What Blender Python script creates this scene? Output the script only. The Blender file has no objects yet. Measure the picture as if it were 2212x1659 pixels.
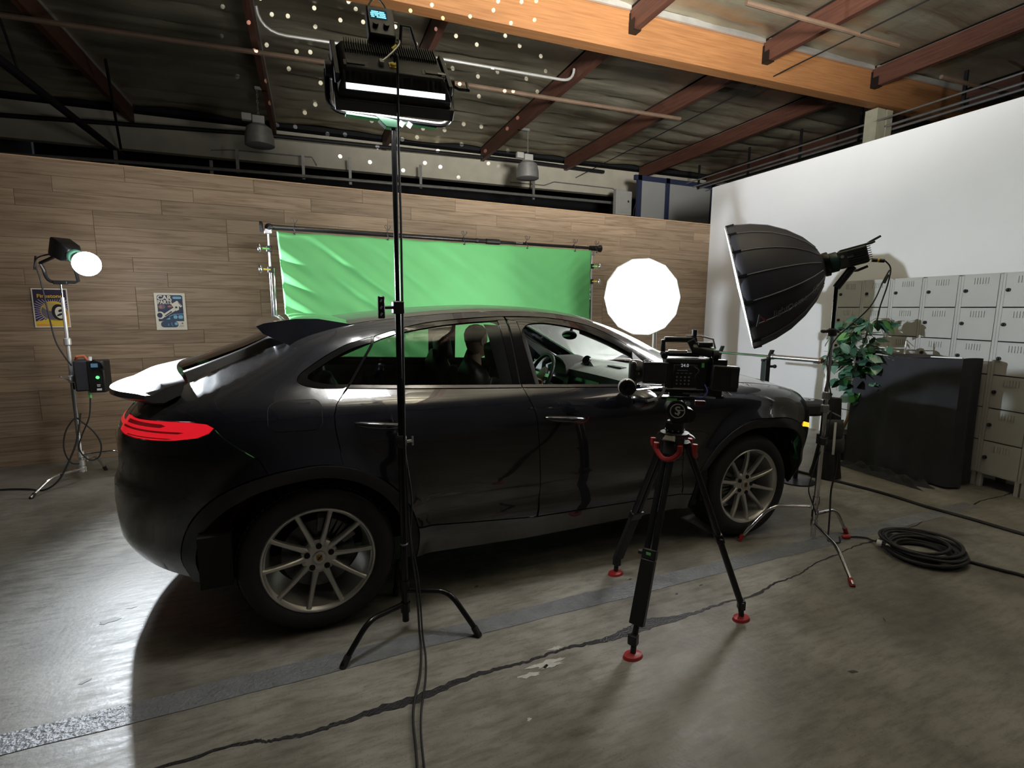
import bpy, bmesh, math, random
import numpy as np
from mathutils import Vector, Matrix
from mathutils.geometry import delaunay_2d_cdt
C = bpy.context.scene.collection
SC = bpy.context.scene
PI = math.pi
random.seed(7)
# ------------------------------------------------------------------ camera
YAW, PITCH, ROLL = .4063, .1448, .0064
_f = Vector((math.sin(YAW)*math.cos(PITCH), math.cos(YAW)*math.cos(PITCH), -math.sin(PITCH)))
_r = Vector((math.cos(YAW), -math.sin(YAW), 0)); _u = _r.cross(_f)
_r2 = _r*math.cos(ROLL)+_u*math.sin(ROLL); _u2 = _u*math.cos(ROLL)-_r*math.sin(ROLL)
cam = bpy.data.cameras.new('camera'); camo = bpy.data.objects.new('camera', cam); C.objects.link(camo)
M = Matrix(((_r2.x, _u2.x, -_f.x, -.0883), (_r2.y, _u2.y, -_f.y, -2.6135), (_r2.z, _u2.z, -_f.z, 1.6302), (0, 0, 0, 1)))
camo.matrix_world = M
cam.sensor_width = 36; cam.lens = 1122.9*36/2212; cam.clip_start = .05; cam.clip_end = 100
SC.camera = camo
# ------------------------------------------------------------------ world, exposure
w = bpy.data.worlds.new('world'); SC.world = w; w.use_nodes = True
w.node_tree.nodes['Background'].inputs[0].default_value = (.75, .85, 1, 1)
w.node_tree.nodes['Background'].inputs[1].default_value = .02
SC.view_settings.view_transform = 'Standard'; SC.view_settings.look = 'None'
SC.view_settings.exposure = 0.0; SC.view_settings.gamma = 1; SC.view_settings.use_curve_mapping = False
# strengths of the lamps that are in the room (built further down as the lamp objects themselves)
E_BULB, E_PANEL, E_SOFT_R, E_SOFT_B = 60, 85, 40, 38
# light that comes in through the far hall's high bays behind the camera
def area(name, loc, rot, sx, sy, power, col=(1, 1, 1), spread=PI):
    l = bpy.data.lights.new(name, 'AREA'); l.shape = 'RECTANGLE'; l.size = sx; l.size_y = sy; l.energy = power; l.color = col; l.spread = spread
    o = bpy.data.objects.new(name, l); C.objects.link(o); o.location = loc; o.rotation_euler = rot; return o
area('hall_lamp', (6.0, -4.5, 5.2), (0, 0, 0), 1.2, 1.2, 18, (1, .86, .66))
# unseen fill light added behind the camera to brighten the roof
area('bounce_fill', (1.2, -4.2, 2.6), (-(Vector((3.5, 1.2, 6.2))-Vector((1.2, -4.2, 2.6)))).to_track_quat('Z', 'Y').to_euler(), .9, .9, 400, (1, .97, .92), math.radians(70))
# the beam of the bare bulb lamp by the timber wall: it throws forward, away from the wall
def spot(name, loc, d, power, size, blend, rad, col=(1, 1, 1)):
    l = bpy.data.lights.new(name, 'SPOT'); l.energy = power; l.spot_size = size; l.spot_blend = blend; l.shadow_soft_size = rad; l.color = col
    o = bpy.data.objects.new(name, l); C.objects.link(o); o.location = loc; o.rotation_euler = (-Vector(d)).to_track_quat('Z', 'Y').to_euler(); return o
spot('bulb_beam', Vector((-1.598, 2.85, 1.972))+Vector((.82, -.45, -.22)).normalized()*.13, (.85, -.44, -.20), 1100, math.radians(152), 1.0, .035, (.86, .93, 1))
# ------------------------------------------------------------------ helpers
def mat(name, col, rough=.5, metal=0., noise=0., scale=8., bump=0., bscale=60., spec=.5, coat=0., emit=None, estr=0., stretch=(1, 1, 1), alpha=1., col2=None):
    m = bpy.data.materials.new(name); m.use_nodes = True; nt = m.node_tree; b = nt.nodes['Principled BSDF']
    b.inputs['Base Color'].default_value = (*col, 1); b.inputs['Roughness'].default_value = rough; b.inputs['Metallic'].default_value = metal
    b.inputs['Specular IOR Level'].default_value = spec
    if coat: b.inputs['Coat Weight'].default_value = coat; b.inputs['Coat Roughness'].default_value = .03
    if emit: b.inputs['Emission Color'].default_value = (*emit, 1); b.inputs['Emission Strength'].default_value = estr
    if noise or bump:
        tc = nt.nodes.new('ShaderNodeTexCoord'); mp = nt.nodes.new('ShaderNodeMapping'); mp.inputs['Scale'].default_value = stretch
        nt.links.new(tc.outputs['Object'], mp.inputs[0])
    if noise:
        n = nt.nodes.new('ShaderNodeTexNoise'); n.inputs['Scale'].default_value = scale; n.inputs['Detail'].default_value = 6
        r = nt.nodes.new('ShaderNodeMapRange'); r.inputs[1].default_value = .3; r.inputs[2].default_value = .7
        mx = nt.nodes.new('ShaderNodeMix'); mx.data_type = 'RGBA'
        c2 = col2 or tuple(c*(1-noise) for c in col)
        mx.inputs[6].default_value = (*c2, 1); mx.inputs[7].default_value = (*col, 1)
        nt.links.new(mp.outputs[0], n.inputs['Vector']); nt.links.new(n.outputs[0], r.inputs[0]); nt.links.new(r.outputs[0], mx.inputs[0]); nt.links.new(mx.outputs[2], b.inputs['Base Color'])
    if bump:
        n2 = nt.nodes.new('ShaderNodeTexNoise'); n2.inputs['Scale'].default_value = bscale; n2.inputs['Detail'].default_value = 3
        bp = nt.nodes.new('ShaderNodeBump'); bp.inputs['Strength'].default_value = bump; bp.inputs['Distance'].default_value = .01
        nt.links.new(mp.outputs[0], n2.inputs['Vector']); nt.links.new(n2.outputs[0], bp.inputs['Height']); nt.links.new(bp.outputs[0], b.inputs['Normal'])
    return m
def emat(name, col, s):
    m = bpy.data.materials.new(name); m.use_nodes = True; nt = m.node_tree; nt.nodes.remove(nt.nodes['Principled BSDF'])
    e = nt.nodes.new('ShaderNodeEmission'); e.inputs[0].default_value = (*col, 1); e.inputs[1].default_value = s
    nt.links.new(e.outputs[0], nt.nodes['Material Output'].inputs[0]); return m
def glassmat(name, tint, refl=.9, haze=0.):
    """thin pane: tinted see-through with fresnel mirror"""
    m = bpy.data.materials.new(name); m.use_nodes = True; nt = m.node_tree; nt.nodes.remove(nt.nodes['Principled BSDF'])
    t = nt.nodes.new('ShaderNodeBsdfTransparent'); t.inputs[0].default_value = (*tint, 1)
    g = nt.nodes.new('ShaderNodeBsdfGlossy'); g.inputs['Roughness'].default_value = .01; g.inputs[0].default_value = (refl, refl, refl, 1)
    f = nt.nodes.new('ShaderNodeFresnel'); f.inputs[0].default_value = 1.5
    x = nt.nodes.new('ShaderNodeMixShader'); nt.links.new(f.outputs[0], x.inputs[0]); nt.links.new(t.outputs[0], x.inputs[1]); nt.links.new(g.outputs[0], x.inputs[2])
    out = x.outputs[0]
    if haze:      # film of dust on the pane
        d = nt.nodes.new('ShaderNodeBsdfTranslucent'); d.inputs[0].default_value = (.85, .9, .88, 1); y = nt.nodes.new('ShaderNodeMixShader'); y.inputs[0].default_value = haze
        nt.links.new(out, y.inputs[1]); nt.links.new(d.outputs[0], y.inputs[2]); out = y.outputs[0]
    nt.links.new(out, nt.nodes['Material Output'].inputs[0]); return m
def frame_to(d, up=Vector((0, 0, 1))):
    """matrix whose z axis is d"""
    d = Vector(d).normalized()
    if abs(d.dot(up)) > .99: up = Vector((0, 1, 0))
    x = up.cross(d).normalized(); y = d.cross(x)
    return Matrix((x, y, d)).transposed()
class MB:
    def __init__(s): s.v = []; s.f = []; s.mi = []; s.m = 0
    def add(s, vs, fs):
        o = len(s.v); s.v += [tuple(v) for v in vs]
        for f in fs: s.f.append(tuple(i+o for i in f)); s.mi.append(s.m)
        return s
    def box(s, c, d, R=None):
        h = [x/2 for x in d]; R = R or Matrix.Identity(3); c = Vector(c)
        vs = [c+R@Vector((sx*h[0], sy*h[1], sz*h[2])) for sx in (-1, 1) for sy in (-1, 1) for sz in (-1, 1)]
        return s.add(vs, [(0, 1, 3, 2), (4, 6, 7, 5), (0, 4, 5, 1), (2, 3, 7, 6), (0, 2, 6, 4), (1, 5, 7, 3)])
    def bar(s, a, b, w, h, up=(0, 0, 1)):
        a, b = Vector(a), Vector(b); F = frame_to(b-a, Vector(up))
        return s.box((a+b)/2, (w, h, (b-a).length), F)
    def cyl(s, a, b, r0, r1=None, n=12, caps=True):
        a, b = Vector(a), Vector(b); r1 = r0 if r1 is None else r1; F = frame_to(b-a)
        vs = []
        for p, r in ((a, r0), (b, r1)):
            for k in range(n): t = 2*PI*k/n; vs.append(p+F@Vector((r*math.cos(t), r*math.sin(t), 0)))
        fs = [(k, (k+1) % n, n+(k+1) % n, n+k) for k in range(n)]
        if caps: fs += [tuple(range(n))[::-1], tuple(range(n, 2*n))]
        return s.add(vs, fs)
    def tube(s, pts, r, n=8, closed=False):
        pts = [Vector(p) for p in pts]; N = len(pts); vs = []; F = None
        rs = r if isinstance(r, (list, tuple)) else [r]*N
        for i, p in enumerate(pts):
            if closed: d = pts[(i+1) % N]-pts[i-1]
            else: d = pts[min(i+1, N-1)]-pts[max(i-1, 0)]
            d.normalize()
            if F is None: F = frame_to(d)
            else:
                z0 = F.col[2]; q = z0.rotation_difference(d); F = q.to_matrix() @ F
            for k in range(n): t = 2*PI*k/n; vs.append(p+F@Vector((rs[i]*math.cos(t), rs[i]*math.sin(t), 0)))
        fs = []
        for i in range(N if closed else N-1):
            j = (i+1) % N
            for k in range(n): fs.append((i*n+k, i*n+(k+1) % n, j*n+(k+1) % n, j*n+k))
        if not closed: fs += [tuple(range(n))[::-1], tuple(range((N-1)*n, N*n))]
        return s.add(vs, fs)
    def lathe(s, prof, o=(0, 0, 0), ax=(0, 0, 1), n=32, caps=True, a0=0, a1=2*PI, F=None):
        """prof: (radius, height) along the axis"""
        o = Vector(o); F = F or frame_to(ax); full = abs(a1-a0-2*PI) < 1e-6; m = n if full else n+1
        vs = []
        for (r, h) in prof:
            for k in range(m): t = a0+(a1-a0)*k/n; vs.append(o+F@Vector((r*math.cos(t), r*math.sin(t), h)))
        fs = []
        for i in range(len(prof)-1):
            for k in range(n): j = (k+1) % m; fs.append((i*m+k, i*m+j, (i+1)*m+j, (i+1)*m+k))
        if caps and full:
            if prof[0][0] > 1e-5: fs.append(tuple(range(m))[::-1])
            if prof[-1][0] > 1e-5: fs.append(tuple(range((len(prof)-1)*m, len(prof)*m)))
        return s.add(vs, fs)
    def prism(s, poly, h, F=None, o=(0, 0, 0)):
        """2-D polygon (x, y) extruded 0..h along z of frame F"""
        F = F or Matrix.Identity(3); o = Vector(o); n = len(poly)
        vs = [o+F@Vector((x, y, 0)) for x, y in poly]+[o+F@Vector((x, y, h)) for x, y in poly]
        return s.add(vs, [tuple(range(n))[::-1], tuple(range(n, 2*n))]+[(k, (k+1) % n, n+(k+1) % n, n+k) for k in range(n)])
    def sphere(s, c, r, n=16, m=10, R=None):
        c = Vector(c); r = (r, r, r) if not isinstance(r, (tuple, list)) else r; R = R or Matrix.Identity(3)
        vs = [c+R@Vector((0, 0, r[2]))]
        for i in range(1, m):
            ph = PI*i/m
            for k in range(n): t = 2*PI*k/n; vs.append(c+R@Vector((r[0]*math.sin(ph)*math.cos(t), r[1]*math.sin(ph)*math.sin(t), r[2]*math.cos(ph))))
        vs.append(c+R@Vector((0, 0, -r[2]))); L = len(vs)-1
        fs = [(0, 1+k, 1+(k+1) % n) for k in range(n)]
        for i in range(m-2):
            for k in range(n): a = 1+i*n; b = a+n; fs.append((a+k, b+k, b+(k+1) % n, a+(k+1) % n))
        a = 1+(m-2)*n; fs += [(a+k, L, a+(k+1) % n) for k in range(n)]
        return s.add(vs, fs)
    def loft(s, rings, closed=True, caps=True):
        n = len(rings[0]); vs = [p for r in rings for p in r]; fs = []
        for i in range(len(rings)-1):
            for k in range(n if closed else n-1): j = (k+1) % n; fs.append((i*n+k, i*n+j, (i+1)*n+j, (i+1)*n+k))
        if caps and closed: fs += [tuple(range(n))[::-1], tuple(range((len(rings)-1)*n, len(rings)*n))]
        return s.add(vs, fs)
    def grid(s, nu, nv, fn):
        vs = [fn(i/nu, j/nv) for i in range(nu+1) for j in range(nv+1)]; m = nv+1
        return s.add(vs, [(i*m+j, (i+1)*m+j, (i+1)*m+j+1, i*m+j+1) for i in range(nu) for j in range(nv)])
    def xform(s, Mx):
        s.v = [tuple(Mx @ Vector(v)) for v in s.v]; return s
    def mesh(s, name, mats, ang=38):
        me = bpy.data.meshes.new(name); me.from_pydata(s.v, [], s.f); me.validate(verbose=False)
        mats = mats if isinstance(mats, (list, tuple)) else [mats]
        for m in mats: me.materials.append(m)
        if len(mats) > 1 and len(me.polygons) == len(s.mi): me.polygons.foreach_set('material_index', s.mi)
        bm = bmesh.new(); bm.from_mesh(me); bmesh.ops.recalc_face_normals(bm, faces=bm.faces); bm.to_mesh(me); bm.free()
        if ang: me.polygons.foreach_set('use_smooth', [True]*len(me.polygons)); me.set_sharp_from_angle(angle=math.radians(ang))
        return me
    def build(s, name, mats, parent=None, bevel=0, ang=38, **kw):
        o = bpy.data.objects.new(name, s.mesh(name, mats, ang)); C.objects.link(o)
        if parent: o.parent = parent; o.matrix_parent_inverse = parent_inv(parent)
        if bevel:
            b = o.modifiers.new('b', 'BEVEL'); b.width = bevel; b.segments = 2; b.limit_method = 'ANGLE'; b.angle_limit = math.radians(40)
        tag(o, **kw); return o
def parent_inv(p):
    if p.parent is not None: return Matrix.Identity(4)      # parts are modelled in world space
    return (Matrix.Translation(p.location) @ p.rotation_euler.to_matrix().to_4x4()).inverted()
def tag(o, label=None, cat=None, group=None, kind=None):
    if label: o['label'] = label
    if cat: o['category'] = cat
    if group: o['group'] = group
    if kind: o['kind'] = kind
    return o
def thing(name, loc, label, cat, group=None):
    """an Empty at the base; its parts are modelled in world space"""
    o = bpy.data.objects.new(name, None); o.empty_display_size = .1; C.objects.link(o); o.location = loc
    return tag(o, label, cat, group)
def copy_tree(o, parent=None, Mx=None):
    c = o.copy(); C.objects.link(c)
    if parent is not None: c.parent = parent
    for ch in list(o.children): copy_tree(ch, c)
    return c
def text_mesh(mb, txt, size, F, o, depth=.0006, align='CENTER', bold=0., xs=1.0, shear=0.):
    """writing as thin raised letters: text x,y -> frame F columns"""
    cu = bpy.data.curves.new('letters', 'FONT'); cu.body = txt; cu.size = size; cu.align_x = align; cu.align_y = 'CENTER'; cu.extrude = depth/2; cu.offset = bold; cu.resolution_u = 3; cu.shear = shear
    ob = bpy.data.objects.new('letters', cu); C.objects.link(ob); bpy.context.view_layer.update()
    me = bpy.data.meshes.new_from_object(ob.evaluated_get(bpy.context.evaluated_depsgraph_get()))
    vs = [Vector(o)+F@Vector((v.co.x*xs, v.co.y, v.co.z)) for v in me.vertices]
    mb.add(vs, [tuple(p.vertices) for p in me.polygons])
    bpy.data.objects.remove(ob); bpy.data.curves.remove(cu); bpy.data.meshes.remove(me)
def arc3(p0, p1, p2, n=6):
    """quadratic bend"""
    p0, p1, p2 = map(Vector, (p0, p1, p2)); return [p0*(1-t)**2+p1*2*t*(1-t)+p2*t*t for t in [i/n for i in range(n+1)]]
def spline(pts, n=8):
    P = [Vector(p) for p in pts]; out = []
    for i in range(len(P)-1):
        a = P[max(i-1, 0)]; b = P[i]; c = P[i+1]; d = P[min(i+2, len(P)-1)]
        for k in range(n):
            t = k/n; out.append(.5*((2*b)+(c-a)*t+(2*a-5*b+4*c-d)*t*t+(3*b-a-3*c+d)*t**3))
    return out+[P[-1]]
# ------------------------------------------------------------------ common materials
M_black = mat('black_plastic', (.013, .013, .014), .42, noise=.3, scale=20, bump=.05, bscale=300)
M_blackgloss = mat('black_gloss', (.008, .008, .009), .12, noise=.2, scale=5)
M_blackmetal = mat('black_enamel_steel', (.012, .012, .013), .22, .3, noise=.3, scale=30)
M_rubber = mat('rubber', (.016, .016, .017), .72, noise=.3, scale=14, bump=.15, bscale=200)
M_chrome = mat('chrome', (.78, .78, .80), .12, 1, noise=.1, scale=12)
M_steel = mat('brushed_steel', (.55, .55, .56), .3, 1, noise=.2, scale=25)
M_galv = mat('galvanised_conduit', (.40, .40, .38), .42, .6, noise=.25, scale=9)
M_red = mat('red_rubber', (.42, .03, .03), .45, noise=.2, scale=20)
M_green_tape = mat('green_tape', (.22, .75, .22), .6, noise=.1, scale=30)
M_yellow = mat('yellow_tape', (.75, .62, .10), .6, noise=.1, scale=30)
M_white = mat('white_plastic', (.8, .8, .78), .4, noise=.08, scale=20)
M_fabric = mat('black_fabric', (.020, .020, .026), .75, noise=.3, scale=30, bump=.1, bscale=400)
# ================================================================== THE SETTING
def nodes_of(name):
    m = bpy.data.materials.new(name); m.use_nodes = True; nt = m.node_tree; return m, nt, nt.nodes['Principled BSDF']
def NN(nt, t, **kw):
    n = nt.nodes.new(t)
    for k, v in kw.items():
        if isinstance(k, str) and k.startswith('i'): n.inputs[int(k[1:])].default_value = v
        else: setattr(n, k, v)
    return n
def ramp(nt, pts):
    r = nt.nodes.new('ShaderNodeValToRGB'); e = r.color_ramp.elements
    while len(e) < len(pts): e.new(.5)
    for k, (p, c) in enumerate(pts): e[k].position = p; e[k].color = (*c, 1)
    return r
def concrete():
    m, nt, b = nodes_of('worn_concrete'); L = nt.links.new
    tc = NN(nt, 'ShaderNodeTexCoord'); P = tc.outputs['Object']
    n1 = NN(nt, 'ShaderNodeTexNoise', i2=1.1, i3=9., i4=.62); L(P, n1.inputs[0])
    r1 = ramp(nt, [(.32, (.105, .098, .082)), (.5, (.225, .214, .187)), (.68, (.34, .33, .30))]); L(n1.outputs[0], r1.inputs[0])
    mp = NN(nt, 'ShaderNodeMapping'); mp.inputs['Scale'].default_value = (1, 4.5, 1); mp.inputs['Rotation'].default_value = (0, 0, .15); L(P, mp.inputs[0])
    n2 = NN(nt, 'ShaderNodeTexNoise', i2=6., i3=8., i4=.7); L(mp.outputs[0], n2.inputs[0])
    r2 = ramp(nt, [(.36, (.52, .50, .47)), (.55, (1, 1, 1)), (.8, (1.1, 1.1, 1.1))]); L(n2.outputs[0], r2.inputs[0])
    x1 = NN(nt, 'ShaderNodeMix', data_type='RGBA', blend_type='MULTIPLY'); x1.inputs[0].default_value = .75; L(r1.outputs[0], x1.inputs[6]); L(r2.outputs[0], x1.inputs[7])
    # dark oily blotches
    n3 = NN(nt, 'ShaderNodeTexNoise', i2=.75, i3=5., i4=.55); mp3 = NN(nt, 'ShaderNodeMapping'); mp3.inputs['Location'].default_value = (3.1, 1.9, 0); L(P, mp3.inputs[0]); L(mp3.outputs[0], n3.inputs[0])
    r3 = ramp(nt, [(.56, (1, 1, 1)), (.68, (.52, .49, .46))]); L(n3.outputs[0], r3.inputs[0])
    x2 = NN(nt, 'ShaderNodeMix', data_type='RGBA', blend_type='MULTIPLY'); x2.inputs[0].default_value = .8; L(x1.outputs[2], x2.inputs[6]); L(r3.outputs[0], x2.inputs[7])
    # fine specks and scratches
    n4 = NN(nt, 'ShaderNodeTexNoise', i2=95., i3=4.); L(P, n4.inputs[0]); r4 = ramp(nt, [(.28, (.55, .55, .55)), (.40, (1, 1, 1)), (.75, (1, 1, 1)), (.82, (1.35, 1.35, 1.3))]); L(n4.outputs[0], r4.inputs[0])
    x3 = NN(nt, 'ShaderNodeMix', data_type='RGBA', blend_type='MULTIPLY'); x3.inputs[0].default_value = .8; L(x2.outputs[2], x3.inputs[6]); L(r4.outputs[0], x3.inputs[7])
    L(x3.outputs[2], b.inputs['Base Color'])
    rr = NN(nt, 'ShaderNodeMapRange', i1=.3, i2=.7, i3=.36, i4=.62); L(n2.outputs[0], rr.inputs[0]); L(rr.outputs[0], b.inputs['Roughness'])
    n5 = NN(nt, 'ShaderNodeTexNoise', i2=38., i3=6.); L(P, n5.inputs[0])
    bp = NN(nt, 'ShaderNodeBump'); bp.inputs['Strength'].default_value = .22; bp.inputs['Distance'].default_value = .006; L(n5.outputs[0], bp.inputs['Height']); L(bp.outputs[0], b.inputs['Normal'])
    b.inputs['Specular IOR Level'].default_value = .45
    return m
M_floor = concrete()
fl = MB().box((2.5, 4.5, -.1), (17, 23, .2)).build('floor', M_floor, kind='structure')
# painted band with raised grain, and the tarred crack that runs along the slab
M_band = mat('grey_floor_paint', (.20, .21, .225), .42, noise=.25, scale=14, bump=.9, bscale=55)
b = MB()
def wav(x, k, a): return a*(math.sin(x*3.1+k)+.6*math.sin(x*7.7+2*k)+.4*math.sin(x*17+3*k))
N = 90; ys = [(-.345, 1), (-.205, 2)]
b.grid(N, 1, lambda u, v: (-3.4+8.6*u, (-.338+wav(u*9, 1, .004)) if v < .5 else (-.212+wav(u*9, 4, .004)), .0022))
b.build('painted_band', M_band, fl)
M_tar = mat('black_crack_filler', (.018, .018, .020), .45, noise=.5, scale=30, bump=.4, bscale=120)
crk = [(-3, -.60), (-.62, -.612), (-.2, -.645), (.1, -.655), (.54, -.618), (.9, -.605), (1.24, -.612), (1.6, -.60), (2.13, -.603), (2.6, -.555), (3.2, -.446), (3.7, -.40), (5.155, -.27), (6.1, -.25)]
cs = spline([(x, y, 0) for x, y in crk], 22); b = MB(); rows = []
for i, p in enumerate(cs):
    h = .006+.010*abs(math.sin(p.x*2.3))*max(0, math.sin(p.x*5.1+1))+.012*math.exp(-((p.x-.35)/.28)**2)+.03*math.exp(-((p.x-1.55)/.22)**2)+.003*random.random()
    if p.x > 2.4: h *= .6
    o = .008*math.sin(p.x*13)+.006*random.uniform(-1, 1)
    rows.append([(p.x, p.y+o-h, .0015), (p.x, p.y+o+h, .0015)])
b.loft(rows, closed=False); b.build('floor_crack', M_tar, fl)
M_spot = mat('white_paint_splash', (.55, .55, .52), .6, noise=.2, scale=40)
for (x, y, r, sx) in ((.93, -.66, .05, 2.0), (.83, -.70, .035, 1.7), (1.03, -.58, .03, 1.6), (.72, -.93, .02, .6), (.95, -.68, .03, 2.2), (-.95, .62, .02, 1.5)):
    n = 22; poly = [(x+r*sx*random.uniform(.35, 1.15)*math.cos(2*PI*k/n), y+r*.55*random.uniform(.35, 1.15)*math.sin(2*PI*k/n), .0018) for k in range(n)]
    MB().add(poly, [tuple(range(n))]).build('paint_splash', M_spot, fl)
M_scuff = mat('dark_scuff', (.05, .048, .045), .5, noise=.3, scale=20)
for (x, y, r, a, k) in ((-1.02, .52, .05, .3, .5), (-.98, .02, .03, .6, .35), (2.2, -1.25, .03, -.4, .35), (1.75, -.18, .02, .3, .4), (.86, .10, .018, .2, .6), (2.75, -1.05, .025, .8, .2), (1.9, -.42, .016, .3, .4), (2.1, -.40, .018, .2, .4)):
    n = 18; poly = []
    for i in range(n):
        t = 2*PI*i/n; rr = r*random.uniform(.6, 1.1); px, py = rr*math.cos(t), rr*k*math.sin(t)
        poly.append((x+px*math.cos(a)-py*math.sin(a), y+px*math.sin(a)+py*math.cos(a), .0016))
    MB().add(poly, [tuple(range(n))]).build('floor_scuff', M_scuff, fl)
# ---- timber-clad back wall
WS = .037; WA = math.atan(WS); WU = Vector((math.cos(WA), math.sin(WA), 0)); WN = Vector((math.sin(WA), -math.cos(WA), 0))
def wallp(x, z, off=0): p = Vector((x, 4.2+WS*x, z)); return p+WN*off
WF = Matrix((WU, Vector((0, 0, 1)), WN)).transposed()
M_ply = mat('plywood', (.33, .24, .15), .7, noise=.3, scale=6)
wb = MB().box((wallp(1.46, 1.515)-WN*.034), (10.3, .04, 3.03), Matrix.Rotation(WA, 3, 'Z')).build('wall_back', M_ply, kind='structure')
def plankmat():
    m, nt, b = nodes_of('oak_plank'); L = nt.links.new
    tc = NN(nt, 'ShaderNodeTexCoord'); oi = NN(nt, 'ShaderNodeObjectInfo'); 
    mul = NN(nt, 'ShaderNodeMath', operation='MULTIPLY', i1=37.); L(oi.outputs['Random'], mul.inputs[0])
    cb = NN(nt, 'ShaderNodeCombineXYZ'); L(mul.outputs[0], cb.inputs[0]); L(mul.outputs[0], cb.inputs[1]); L(mul.outputs[0], cb.inputs[2])
    va = NN(nt, 'ShaderNodeVectorMath', operation='ADD'); L(tc.outputs['Object'], va.inputs[0]); L(cb.outputs[0], va.inputs[1])
    mp = NN(nt, 'ShaderNodeMapping'); mp.inputs['Scale'].default_value = (.38, 1, 6.5); L(va.outputs[0], mp.inputs[0])
    n = NN(nt, 'ShaderNodeTexNoise', i2=1.7, i3=3., i4=.5); L(mp.outputs[0], n.inputs[0])
    # cathedral grain: contour lines of a stretched noise
    m2 = NN(nt, 'ShaderNodeMath', operation='MULTIPLY', i1=5.); L(n.outputs[0], m2.inputs[0]); fr = NN(nt, 'ShaderNodeMath', operation='FRACT'); L(m2.outputs[0], fr.inputs[0])
    r = ramp(nt, [(0., (.235, .165, .105)), (.22, (.31, .222, .145)), (.75, (.37, .272, .185)), (1., (.275, .195, .125))]); L(fr.outputs[0], r.inputs[0])
    mp2 = NN(nt, 'ShaderNodeMapping'); mp2.inputs['Scale'].default_value = (3, 1, 95); L(va.outputs[0], mp2.inputs[0])
    n2 = NN(nt, 'ShaderNodeTexNoise', i2=2., i3=4.); L(mp2.outputs[0], n2.inputs[0]); r2 = ramp(nt, [(.3, (.82, .80, .79)), (.62, (1.04, 1.04, 1.04))]); L(n2.outputs[0], r2.inputs[0])
    x = NN(nt, 'ShaderNodeMix', data_type='RGBA', blend_type='MULTIPLY'); x.inputs[0].default_value = .8; L(r.outputs[0], x.inputs[6]); L(r2.outputs[0], x.inputs[7])
    hv = NN(nt, 'ShaderNodeHueSaturation'); mr = NN(nt, 'ShaderNodeMapRange', i3=.78, i4=1.03); L(oi.outputs['Random'], mr.inputs[0]); L(mr.outputs[0], hv.inputs['Value']); hv.inputs['Saturation'].default_value = .98; L(x.outputs[2], hv.inputs['Color'])
    L(hv.outputs[0], b.inputs['Base Color']); b.inputs['Roughness'].default_value = .52; b.inputs['Specular IOR Level'].default_value = .35
    bp = NN(nt, 'ShaderNodeBump'); bp.inputs['Strength'].default_value = .12; bp.inputs['Distance'].default_value = .003; L(n2.outputs[0], bp.inputs['Height']); L(bp.outputs[0], b.inputs['Normal'])
    return m
M_plank = plankmat()
PH = 3.05/20; PLMESH = {}
def plank_mesh(L):
    k = round(L, 2)
    if k not in PLMESH:
        mb = MB(); w2, h2, c = L/2-.0008, PH/2-.0008, .0022
        # face with a small bevel all round (14 triangles and more)
        vs = [(-w2, 0, -h2), (w2, 0, -h2), (w2, 0, h2), (-w2, 0, h2), (-w2, -.010, -h2), (w2, -.010, -h2), (w2, -.010, h2), (-w2, -.010, h2), (-w2+c, -.012, -h2+c), (w2-c, -.012, -h2+c), (w2-c, -.012, h2-c), (-w2+c, -.012, h2-c)]
        fs = [(3, 2, 1, 0)]+[(a, (a+1) % 4, 4+(a+1) % 4, 4+a) for a in range(4)]+[(4+a, 4+(a+1) % 4, 8+(a+1) % 4, 8+a) for a in range(4)]+[(8, 9, 10, 11)]
        PLMESH[k] = mb.add(vs, fs).mesh('plank', M_plank, 0)
    return PLMESH[k]
rng = random.Random(3)
for r in range(20):
    x = -3.66; first = True; end = 6.60
    while x < end-.05:
        L = rng.choice((.3, .6, .9, 1.2)) if first else 1.2
        L = min(L, end-x) if end-x-L > .25 else end-x
        first = False
        o = bpy.data.objects.new('plank', plank_mesh(L)); C.objects.link(o); o.parent = wb
        if abs(round(L, 2)-L) > 1e-6: o.scale.x = L/round(L, 2)
        p = wallp(x+L/2, (r+.5)*PH, -.014+.0015*rng.random()); o.location = p; o.rotation_euler = (0, 0, WA); x += L
M_edge = mat('raw_timber_edge', (.50, .33, .19), .6, noise=.2, scale=12, stretch=(1, 1, 8))
MB().box(wallp(1.46, 3.055)-WN*.02, (10.3, .06, .012), Matrix.Rotation(WA, 3, 'Z')).build('trim_1', M_edge, kind='structure')
# ---- white flat on the right
M_wh = mat('white_wall_paint', (.80, .81, .83), .62, noise=.03, scale=2)
d = Vector((-.0305, -1, 0)).normalized(); a0 = Vector((6.60, 4.45, 0)); c0 = a0+d*3.7+Vector((.06, 0, 1.83))
wr = MB().box(c0, (.12, 7.4, 3.66), Matrix.Rotation(math.atan2(-d.x, d.y)+PI, 3, 'Z')).build('wall_right', M_wh, kind='structure')
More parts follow.
